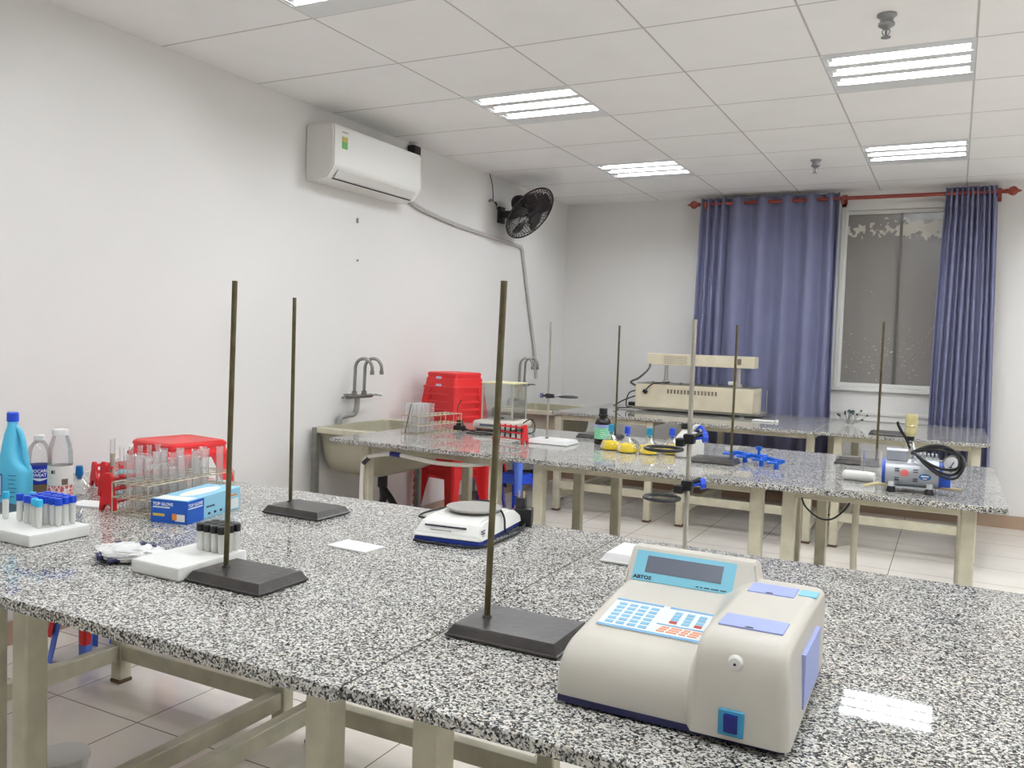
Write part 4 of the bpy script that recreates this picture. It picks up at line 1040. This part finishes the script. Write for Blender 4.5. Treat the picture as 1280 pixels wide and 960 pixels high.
def wpos(u, v): return (WR[0]+u*math.cos(wa)-v*math.sin(wa), WR[1]+u*math.sin(wa)+v*math.cos(wa))
tt = None
for i, (ci, cj, hh) in enumerate([(0, 2, .14), (0, 3, .14), (1, 2, .15), (1, 3, .16), (2, 3, .13), (0, 4, .15), (1, 4, .16), (2, 4, .14), (3, 4, .15), (0, 5, .16), (1, 5, .15), (2, 5, .16), (3, 6, .14), (1, 6, .16), (2, 7, .15), (3, 7, .16), (2, 8, .16), (3, 9, .16), (1, 8, .15), (3, 3, .12), (2, 2, .13), (3, 5, .15)]):
    x, y = wpos(.13*(ci+.5)/4, .345*(cj+.5)/11)
    if tt is None: tt = test_tube('clear glass test tube standing in the large wire rack', (x, y, ZT+.006), .155, .0105, 'glass test tubes in the large wire rack')
    else:
        c = dup(tt, (x, y, ZT+.006)); c.scale = (1, 1, hh/.155); c.rotation_euler = (random.uniform(-.02, .02), random.uniform(-.02, .02), 0)
for i in range(2):
    x, y = wpos(.0165+.0325*i, .345*1.5/11); dup(tt, (x, y, ZT+.006))
W2 = (-2.63, 3.80); wb = math.radians(-9)
wire_rack('wire rack of clear test tubes on the middle table, beside the sink', (*W2, ZT), wb, .12, .36, (.004, .05, .1), 4, 10)
tt2 = None
for i in range(4):
    for j in range(4):
        u, v = .12*(i+.5)/4, .36*(j+.5)/10
        x, y = W2[0]+u*math.cos(wb)-v*math.sin(wb), W2[1]+u*math.sin(wb)+v*math.cos(wb)
        if tt2 is None: tt2 = test_tube('clear test tube in the wire rack on the middle table', (x, y, ZT+.006), .16, .011, 'glass test tubes on the middle table')
        else: dup(tt2, (x, y, ZT+.006))
bm = B(); tube(bm, [(-2.60, 3.79, ZT+.004), (-2.585, 3.795, ZT+.09), (-2.57, 3.8, ZT+.165)], .0022, 6); tag(obj('glass_rod', bm, M_black), 'thin black stirring rod leaning on the wire rack of the middle table', 'stirring rod')

# ------------------------------------------------------------ analytical balance, plug, rack and bottle on the middle table
t = thing('balance', 'cream analytical balance with tall glass wind shield on the middle table', 'balance', (-2.455, 4.30, ZT), math.radians(3))
w, d = .25, .25
bm = B(); bb(bm, 0, w, -.05, d, .008, .058, .018, 3); obj('housing', bm, M_cream, t)
for x, y in ((.03, -.02), (w-.03, -.02), (.03, d-.03), (w-.03, d-.03)):
    bm = B(); cyl(bm, (x, y, 0), (x, y, .012), .014); obj('foot', bm, M_rubber, t)
bm = B(); bb(bm, .012, w-.03, .03, d-.01, .268, .276, .002); obj('shield_top', bm, mat('yellowed_plastic', (226, 218, 176), .4), t)
bm = B()
for x in (.016, w-.042):
    for y in (.034, d-.022): bb(bm, x, x+.008, y, y+.008, .057, .27)
obj('corner_post', bm, mat('grey_post', (176, 178, 170), .4), t, smooth=False)
bm = B(); bb(bm, .02, w-.036, .036, .038, .058, .268); bb(bm, .02, w-.036, d-.014, d-.012, .058, .268); bb(bm, .018, .02, .04, d-.014, .058, .268); bb(bm, w-.038, w-.036, .04, d-.014, .058, .268)
obj('glass_wall', bm, M_glass, t, smooth=False)
bm = B(); lathe(bm, [(.01, .058), (.01, .07), (.05, .072), (.05, .076)], 28, (.11, .13, 0)); obj('weighing_pan', bm, M_grey, t)
bm = B(); bb(bm, .05, w-.1, -.0515, -.049, .026, .040); obj('display', bm, M_lens, t, smooth=False)
bm = B(); tube(bm, [(w-.02, d*.5, .03), (w+.05, d*.4, .07), (w+.1, d*.2, .05), (w+.11, .0, .006), (w+.03, -.07, .005), (.1, -.1, .005), (.0, -.13, .006), (-.06, -.1, .01)], .0035, 8); obj('power_cord', bm, M_rubber, t)
t = thing('power_plug', 'black power plug with upright pins on the middle table by the balance', 'plug', (-2.475, 4.15, ZT), .1)
bm = B(); box(bm, (0, 0, .016), (.07, .035, .032), .008); box(bm, (.0, 0, .046), (.034, .028, .03), .005); obj('plug_body', bm, M_black, t)
bm = B(); cyl(bm, (-.008, 0, .06), (-.008, 0, .08), .0025); cyl(bm, (.008, 0, .06), (.008, 0, .08), .0025); obj('plug_pin', bm, MATS['brass_pin'], t)
bm = B(); tube(bm, [(.03, 0, .016), (.07, -.015, .008), (.12, -.05, .005), (.2, -.06, .005), (.25, -.1, .005), (.2, -.14, .005), (.1, -.12, .005)], .004, 8)
tube(bm, [(-.01, .015, .06), (-.03, .03, .1), (-.035, .05, .14), (-.03, .08, .17)], .003, 8); obj('cord', bm, M_rubber, t)
t, rz, Lg = red_rack('small red rack holding thin black tubes on the middle table', (-2.085, 3.87), (-1.90, 3.83), h=.1)
k0 = None
for i in range(5):
    p = (-2.085+.185*(i+.6)/5.2, 3.87-.04*(i+.6)/5.2, ZT+.0265)
    if k0 is None:
        k0 = thing('sample_tube', 'thin black tube standing in the small red rack of the middle table', 'sample tube', p, 0, 'thin black tubes in the small red rack')
        bm = B(); lathe(bm, [(.002, 0), (.005, .004), (.005, .06)], 12); obj('tube_body', bm, M_black, k0)
        bm = B(); lathe(bm, [(.0062, .058), (.0062, .067)], 12); obj('cap', bm, M_redd, k0)
    else: dup(k0, p)

def reagent(label, loc):
    t = thing('reagent_bottle', label, 'bottle', loc, 0)
    bm = B(); lathe(bm, [(.038, 0), (.042, .004), (.042, .11), (.036, .128), (.02, .142), (.018, .155)], 32); obj('bottle_body', bm, mat('dark_amber_glass', (26, 16, 14), .12), t)
    bm = B(); lathe(bm, [(.02, .145), (.026, .147), (.026, .155), (.0215, .157), (.0215, .185), (.02, .188)], 28); obj('cap', bm, M_black, t)
    bm = B(); lathe(bm, [(.0422, .03), (.0426, .0305), (.0426, .1), (.0422, .1005)], 36, capb=False, capt=False); lb = obj('label', bm, mat('pale_green_label', (128, 206, 160), .5), t)
    bm = B(); lathe(bm, [(.0428, .088), (.043, .089), (.043, .103), (.0428, .104)], 36, capb=False, capt=False); obj('label_header', bm, mat('lilac_header', (150, 160, 206), .5), lb)
    am = math.atan2(-loc[1], -loc[0]); bm = B()
    for k in range(4): lathe(bm, [(.0432, .075-.011*k), (.0432, .078-.011*k)], 6, a0=am-.35+.1*(k % 2), a1=am+.1+.15*(k % 3))
    obj('label_print', bm, mat('label_white_print', (220, 240, 226), .5), lb)
    return t
reagent('dark reagent bottle with pale green label on the middle table', (-1.60, 4.13, ZT))
def yellow_flask(label, loc, cap):
    t = thing('flask', label, 'flask', loc, 0, 'flasks of yellow liquid')
    bm = B(); lathe(bm, [(.042, 0), (.05, .004), (.052, .012), (.048, .03), (.036, .05), (.02, .068), (.0135, .076), (.0125, .088), (.0145, .091)], 32, capt=False); obj('flask_body', bm, M_glass, t)
    bm = B(); lathe(bm, [(.0415, .0008), (.049, .0045), (.051, .012), (.0468, .031), (.041, .0425)], 32); obj('liquid', bm, M_yellow, t)
    bm = B(); lathe(bm, [(.011, .078), (.013, .09), (.0155, .092), (.0135, .122), (.011, .125)], 20); obj('stopper', bm, cap, t)
    return t
f1 = yellow_flask('flask of yellow liquid with teal stopper beside the dark bottle', (-1.487, 3.955, ZT), M_teal)
f2 = yellow_flask('second flask of yellow liquid from the dark bottle, with dark blue stopper', (-1.386, 3.91, ZT), M_capb)
dup(f1, (-1.28, 3.925, ZT), label='third flask of yellow liquid from the dark bottle, with teal stopper')
dup(f2, (-1.19, 4.0, ZT), label='fourth flask of yellow liquid, dark blue stopper, nearest the white jug')
t = thing('plastic_jug', 'white plastic jug with black cap on the middle table', 'jug', (-1.083, 3.93, ZT))
bm = B(); sup(bm, [(0, .055, .042, 4, 0), (.006, .062, .048, 4, 0), (.095, .062, .048, 4, 0), (.112, .05, .04, 3, 0), (.124, .028, .024, 2, -.015), (.132, .02, .02, 2, -.02), (.14, .02, .02, 2, -.02)]); obj('jug_body', bm, mat('milky_white_plastic', (232, 230, 224), .4), t)
bm = B(); lathe(bm, [(.024, .134), (.025, .136), (.025, .158), (.023, .16)], 24, (-.02, 0, 0)); obj('cap', bm, M_black, t)
bm = B(); tube(bm, [(.0, 0, .122), (.025, 0, .15), (.05, 0, .14), (.058, 0, .10), (.054, 0, .08)], .009, 8); obj('handle', bm, MATS['milky_white_plastic'], t)
bm = B(); tube(bm, [(.03, .01, .135), (.05, -.012, .15), (.068, -.02, .135), (.075, -.02, .11)], .008, 8); obj('blue_strap', bm, M_capb, t)

# blue burette clamp lying on the table
t = thing('burette_clamp', 'bright blue plastic double burette clamp lying on the middle table', 'clamp', (-.765, 3.93, ZT), math.radians(-38))
M_bc = mat('bright_blue_plastic', (20, 92, 200), .35)
bm = B(); box(bm, (0, 0, .034), (.33, .014, .016), .004); box(bm, (0, .012, .034), (.06, .03, .022), .004); obj('bar', bm, M_bc, t)
for x in (-.15, -.055, .055, .15):
    bm = B(); box(bm, (x, -.022, .03), (.02, .04, .02), .004); cyl(bm, (x, -.03, 0.0), (x, -.03, .03), .011, n=14); tube(bm, [(x-.012, -.04, .03), (x-.02, -.06, .03), (x, -.075, .03), (x+.02, -.06, .03), (x+.012, -.04, .03)], .005, 8)
    obj('jaw', bm, M_bc, t)
bm = B(); cyl(bm, (0, 0, .04), (0, .0, .072), .006); box(bm, (0, 0, .072), (.034, .01, .018), .004); obj('thumb_screw', bm, M_bc, t)
bm = B(); cyl(bm, (.0, .02, .0), (.0, .02, .03), .008); obj('boss_pin', bm, M_grey, t)

# vacuum pump
def pump():
    t = thing('vacuum_pump', 'silver vacuum pump with gauge on the middle table', 'vacuum pump', (-.222, 3.49, ZT), math.radians(3))
    M_alu = mat('cast_aluminium', (186, 190, 194), .38, metal=.35, vary=.06, vscale=12)
    Lp = .205; zc = .072; r = .052
    bm = B(); 
    for a, b, rr in ((.012, .1, r), (.1, .102, r*.985), (.102, Lp-.012, r)): cyl(bm, (a, .05, zc), (b, .05, zc), rr, n=36)
    obj('motor_body', bm, M_alu, t)
    for a, b in ((.0, .012), (Lp-.012, Lp)):
        bm = B(); cyl(bm, (a, .05, zc), (b, .05, zc), r*.93, r*.93, 32); obj('blue_end_ring', bm, mat('pump_blue', (40, 84, 190), .4), t)
    bm = B(); bb(bm, Lp, Lp+.03, .03, .075, .03, .075, .004); obj('blue_bracket', bm, MATS['pump_blue'], t)
    bm = B(); bb(bm, .014, .085, .02, .085, zc+r-.008, zc+r+.03, .005); obj('junction_box', bm, mat('grey_box', (146, 150, 160), .4), t)
    bm = B(); bb(bm, .012, .087, .018, .087, zc+r+.028, zc+r+.034, .002); obj('junction_lid', bm, mat('grey_lid', (214, 216, 224), .4), t)
    for x, z in ((.052, zc+.012), (.052, zc-.022), (.115, zc+.012), (.115, zc-.022)):
        bm = B()
        for k in (0, 1):
            zz = z+k*.008-.002; yy = .05-math.sqrt(max(0, r*r-(zz-zc)**2))
            box(bm, (x, yy, zz), (.016, .006, .0035), 0)
        obj('cooling_slot', bm, M_ink, t, smooth=False)
    def disc(name, x, z, sx, sz, m):
        bm = B(); lathe(bm, [(1, 0), (1, .002)], 28)
        yy = .05-math.sqrt(r*r-(z-zc)**2); sl = math.asin((z-zc)/r)
        for v in bm.verts: v.co = Vector((x+v.co.x*sx, yy+.0014-v.co.z*1.2+abs(v.co.y)*sz*.0, z+v.co.y*sz))
        for v in bm.verts:
            yc = .05-math.sqrt(max(0, r*r-(v.co.z-zc)**2)); v.co.y = yc-.0012-(.001 if v.co.y < yy else 0)
        return obj(name, bm, m, t)
    disc('red_badge', .078, zc+.004, .014, .013, mat('faded_red', (226, 110, 110), .5))
    bdg = disc('blue_badge', .147, zc-.006, .021, .0125, mat('badge_blue', (46, 110, 176), .4))
    bm = B()
    yb = .05-math.sqrt(r*r-.002**2)
    box(bm, (.147, .05-math.sqrt(r*r-.003**2)-.0028, zc-.003), (.026, .001, .005), 0); box(bm, (.147, .05-math.sqrt(r*r-.012**2)-.0028, zc-.012), (.014, .001, .003), 0)
    obj('badge_print', bm, M_paper, bdg, smooth=False)
    for x in (.035, .165):
        for y in (.01, .09):
            bm = B(); cyl(bm, (x, y, 0), (x, y, .022), .016, .013, 18); ft = obj('rubber_foot', bm, M_rubber, t)
            bm = B(); cyl(bm, (x, y, .021), (x, y, .040), .0125, .011, 14); obj('foot_bolt', bm, mat('bright_bolt', (216, 218, 220), .3, metal=.2), ft)
    bm = B(); bb(bm, .02, .18, .005, .095, .018, .024); obj('base_plate', bm, M_alu, t, smooth=False)
    bm = B(); cyl(bm, (Lp-.02, .04, .026), (Lp+.065, .03, .026), .006); obj('outlet_pipe', bm, mat('brass_pipe', (178, 164, 132), .4, metal=.5), t)
    bm = B(); tube(bm, [(.02, .03, .024), (-.02, .03, .022), (-.045, .02, .016), (-.06, .015, .012)], .006, 8); obj('cream_hose', bm, mat('cream_rubber', (222, 208, 158), .5), t)
    # compressor head with gauge, behind and right
    bm = B(); bb(bm, .1, .195, .075, .15, zc-.01, zc+.055, .006)
    for k in range(7): bb(bm, .102+.0135*k, .108+.0135*k, .08, .145, zc+.055, zc+.07)
    obj('compressor_head', bm, M_alu, t)
    bm = B(); cyl(bm, (.19, .1, zc+.045), (.225, .08, zc+.045), .007); cyl(bm, (.225, .08, zc+.045), (.29, .08, zc+.045), .006); obj('gauge_pipe', bm, M_grey, t)
    bm = B(); cyl(bm, (.235, .052, zc+.045), (.235, .08, zc+.045), .03, n=28); g = obj('gauge', bm, M_chrome, t)
    bm = B(); cyl(bm, (.235, .0505, zc+.045), (.235, .053, zc+.045), .0265, n=28); obj('gauge_dial', bm, M_paper, g)
    bm = B(); box(bm, (.237, .0498, zc+.043), (.003, .001, .024), 0, Euler((0, .5, 0))); box(bm, (.232, .0498, zc+.032), (.012, .001, .003), 0); obj('gauge_needle', bm, M_ink, g, smooth=False)
    # coiled black hose
    bm = B()
    j = V(.1, .06, zc+r+.025)
    for k, (dx, up, lo, dy) in enumerate(((.165, .036, -.07, -.02), (.155, .02, -.05, -.028), (.17, .03, -.082, -.036))):
        e = j+V(dx, dy, -.022)
        f = -.012-.008*k
        tube(bm, [j, V(j.x+dx*.3, .03, j.z+up*.8), V(j.x+dx*.62, .01, j.z+up), V(j.x+dx-.008, .0, j.z+.008), V(j.x+dx, f, j.z-.03), V(j.x+dx*.85, f, j.z+lo*.9), V(j.x+dx*.58, f, j.z+lo*.85), V(j.x+dx*.28, f-.002, j.z+lo*.42), V(j.x+.01, .02, j.z+.0), j+V(0, -.004*k, -.003)], .0052, 8)
    obj('black_hose', bm, M_rubber, t)
    return t
pump()
# suction flask with tall funnel behind the pump
t = thing('suction_flask', 'clear conical suction flask with tall yellowish funnel behind the vacuum pump', 'flask', (-.165, 4.42, ZT))
bm = B(); lathe(bm, [(.04, 0), (.055, .004), (.056, .012), (.02, .1), (.014, .115), (.016, .12)], 28, capt=False); obj('flask_body', bm, M_glass, t)
bm = B(); lathe(bm, [(.013, .1), (.017, .125), (.017, .135)], 20); obj('rubber_bung', bm, M_rubber, t)
M_fun = thin('yellowed_plastic_clear', (232, 222, 160), .85, .15, .6)
bm = B(); lathe(bm, [(.012, .125), (.02, .14), (.026, .15), (.024, .17), (.022, .178), (.026, .182), (.027, .235), (.0265, .238)], 24, capt=False); obj('funnel', bm, M_fun, t)
bm = B(); tube(bm, [(-.012, 0, .11), (-.05, 0, .17), (-.06, -.0, .2)], .006, 8); tube(bm, [(.0, -.02, .08), (-.015, -.06, .12), (-.05, -.08, .19)], .005, 8); obj('black_tube', bm, M_rubber, t)
t = thing('glass_beaker', 'clear glass beaker standing left of the vacuum pump', 'beaker', (-.287, 3.89, ZT))
bm = B(); lathe(bm, [(.04, 0), (.044, .003), (.044, .11), (.046, .114)], 32, capt=False); obj('glass', bm, M_pet, t)
t = thing('filter_cartridge', 'milky white cylinder lying on its side by the vacuum pump', 'cylinder', (-.325, 3.70, ZT), math.radians(-8))
bm = B(); lathe(bm, [(.0, 0), (.014, .004), (.02, .012), (.021, .1), (.019, .125), (.0, .128)], 24)
for v in bm.verts: v.co = Vector((v.co.z-.06, v.co.x, v.co.y+.021))
obj('cartridge_body', bm, mat('milky_cylinder', (242, 240, 236), .35), t)

# ------------------------------------------------------------ water bath on the window table
def water_bath():
    t = thing('water_bath', 'large old cream steel water bath with raised upper bar, on the window table', 'lab machine', (-2.26, 6.52, ZT))
    M_old = mat('aged_cream_enamel', (228, 218, 192), .5, vary=.12, vscale=7)
    Lb = .93
    for x in (.06, Lb-.1):
        bm = B(); bb(bm, x, x+.04, .01, .3, .0, .014, .003); obj('foot_rail', bm, M_grey, t)
    bm = B(); bb(bm, -.02, Lb+.05, -.01, .34, .0135, .03, .002); obj('base_tray', bm, mat('dull_steel', (128, 126, 116), .45, metal=.4), t)
    bm = B(); bb(bm, 0, Lb, 0, .32, .03, .215, .006); bd = obj('lower_cabinet', bm, M_old, t)
    bm = B()
    for k in range(15): box(bm, (.27+.027*k, -.001, .165), (.014, .006, .032), 0)
    obj('vent_slot', bm, M_ventg, bd, smooth=False)
    bm = B(); bb(bm, .01, Lb-.01, .01, .31, .214, .222, .002)
    for x in (.12, .35, .5, .63, .75, .86): cyl(bm, (x, .08, .22), (x, .08, .235), .012, n=10)
    obj('top_plate', bm, MATS['dull_steel'], t)
    bm = B(); bb(bm, .07, .92, .04, .19, .37, .46, .005); ub = obj('upper_bar', bm, M_old, t)
    bm = B()
    for i in range(14):
        for j in range(5): cyl(bm, (.215+.0135*i+(.0065 if j % 2 else 0), .0385, .385+.0135*j), (.215+.0135*i+(.0065 if j % 2 else 0), .042, .385+.0135*j), .0038, n=8)
    obj('perforation', bm, M_ventg, ub)
    bm = B(); bb(bm, .79, .82, .037, .041, .395, .44); obj('name_plate', bm, M_ventg, ub, smooth=False)
    for x in (.215, .79):
        bm = B(); cyl(bm, (x, .11, .22), (x, .11, .372), .017, .015, 16); cyl(bm, (x, .11, .22), (x, .11, .245), .03, n=16); obj('post', bm, mat('pale_steel', (196, 192, 184), .4, metal=.3), t)
    bm = B(); box(bm, (.75, .08, .25), (.06, .03, .03), .008); obj('white_lever', bm, M_white, t)
    bm = B(); bb(bm, Lb+.0, Lb+.05, .02, .3, .03, .035); bb(bm, Lb+.044, Lb+.048, .03, .035, .03, .2); bb(bm, Lb+.044, Lb+.048, .29, .295, .03, .2); bb(bm, Lb, Lb+.06, .03, .034, .18, .186); obj('side_bracket', bm, MATS['pale_steel'], t, smooth=False)
    bm = B(); tube(bm, [(.1, .05, .38), (.09, .03, .33), (.02, .02, .26), (-.06, .06, .225), (-.05, .1, .2), (.0, .1, .19)], .009, 8); obj('conduit', bm, mat('grey_conduit', (90, 90, 90), .5), t)
    bm = B(); tube(bm, [(.215, .08, .222), (.27, .03, .235), (.24, -.005, .232), (.15, -.008, .22), (.1, -.01, .18), (.09, -.008, .16)], .005, 8); box(bm, (.085, -.012, .155), (.035, .024, .028), .005, Euler((0, .5, 0))); obj('plug_and_cord', bm, M_rubber, t)
    bm = B(); tube(bm, [(0, .08, .12), (-.07, .05, .09), (-.13, .03, .06), (-.18, .0, .02)], .005, 8); tube(bm, [(0, .1, .16), (-.08, .08, .13), (-.09, .05, .03), (-.03, .03, .02), (.05, .0, .014)], .005, 8); tube(bm, [(-.02, .1, .02), (-.1, .06, .01), (-.16, .0, .008), (-.1, -.1, .008)], .004, 8); box(bm, (-.03, .06, .045), (.08, .05, .03), .006)
    obj('side_cable', bm, M_rubber, t)
water_bath()
t = thing('paper_wad', 'white tissue wad with small cap beside the cream water bath', 'tissue', (-1.20, 6.28, ZT))
bm = B(); box(bm, (0, 0, .006), (.15, .07, .012), .004, Euler((0, 0, -.1))); obj('tissue', bm, M_paper, t)
bm = B(); cyl(bm, (.09, .02, .0), (.09, .02, .018), .012); obj('cap', bm, M_white, t)
t = thing('glassware_pile', 'small pile of clear glass pieces with dark tips on the window table', 'glassware', (-.65, 6.52, ZT))
for k in range(16):
    a = random.uniform(0, 2*PI); r = random.uniform(.0, .06); p = V(r*math.cos(a), r*math.sin(a), .006+random.uniform(0, .02))
    d = V(random.uniform(-.5, 1), random.uniform(-.5, .5), random.uniform(.3, 1.4)).normalized()
    bm = B(); cyl(bm, p, p+d*.085, .006, n=10); g = obj('glass_piece', bm, M_glass, t)
    bm = B(); cyl(bm, p+d*.082, p+d*.094, .0068, n=10); obj('dark_tip', bm, mat('green_black_tip', (52, 70, 70), .4), g)

# ------------------------------------------------------------ hoses, cords and things under the tables
bm = B(); tube(bm, [(-2.615, 3.444, .02), (-2.615, 3.442, .3), (-2.615, 3.442, .58), (-2.60, 3.438, .645), (-2.55, 3.43, .675), (-2.42, 3.425, .698), (-2.30, 3.425, .69), (-2.16, 3.43, .678), (-2.0, 3.44, .683), (-1.92, 3.50, .69)], .0105, 10)
wh = obj('water_hose', bm, mat('white_hose', (226, 222, 212), .45)); tag(wh, 'white hose taped along the front leg of the middle table by the sink', 'hose')
bm = B(); cyl(bm, (-2.43, 3.425, .698), (-2.37, 3.425, .696), .0125); obj('blue_tape', bm, M_navy, wh)
bm = B(); cyl(bm, (-2.604, 3.439, .635), (-2.565, 3.432, .668), .0125); obj('black_tape', bm, M_black, wh)
bm = B(); tube(bm, [(-.315, 3.62, .7), (-.315, 3.6, .6), (-.31, 3.55, .45), (-.28, 3.45, .25), (-.25, 3.4, .1), (-.22, 3.38, .013)], .0125, 10)
tag(obj('floor_hose', bm, mat('beige_hose', (206, 200, 180), .45)), 'beige hose hanging from under the middle table to the floor', 'hose')
bm = B(); tube(bm, [(-.50, 3.45, .70), (-.48, 3.44, .665), (-.43, 3.44, .630), (-.385, 3.44, .632), (-.345, 3.44, .668), (-.325, 3.45, .70)], .0035, 8)
tag(obj('hanging_cord', bm, M_rubber), 'thin black cord sagging below the front edge of the middle table', 'cord')
t = thing('white_bucket', 'white round lid of a bucket under the left end of the front table', 'bucket', (-2.15, 1.50, 0))
bm = B(); lathe(bm, [(.055, 0), (.06, .004), (.068, .06), (.068, .065), (.072, .066), (.072, .078), (.066, .08), (.05, .083), (.001, .084)], 36, capt=False); obj('bucket_body', bm, mat('cloudy_white_plastic', (226, 226, 220), .35), t)
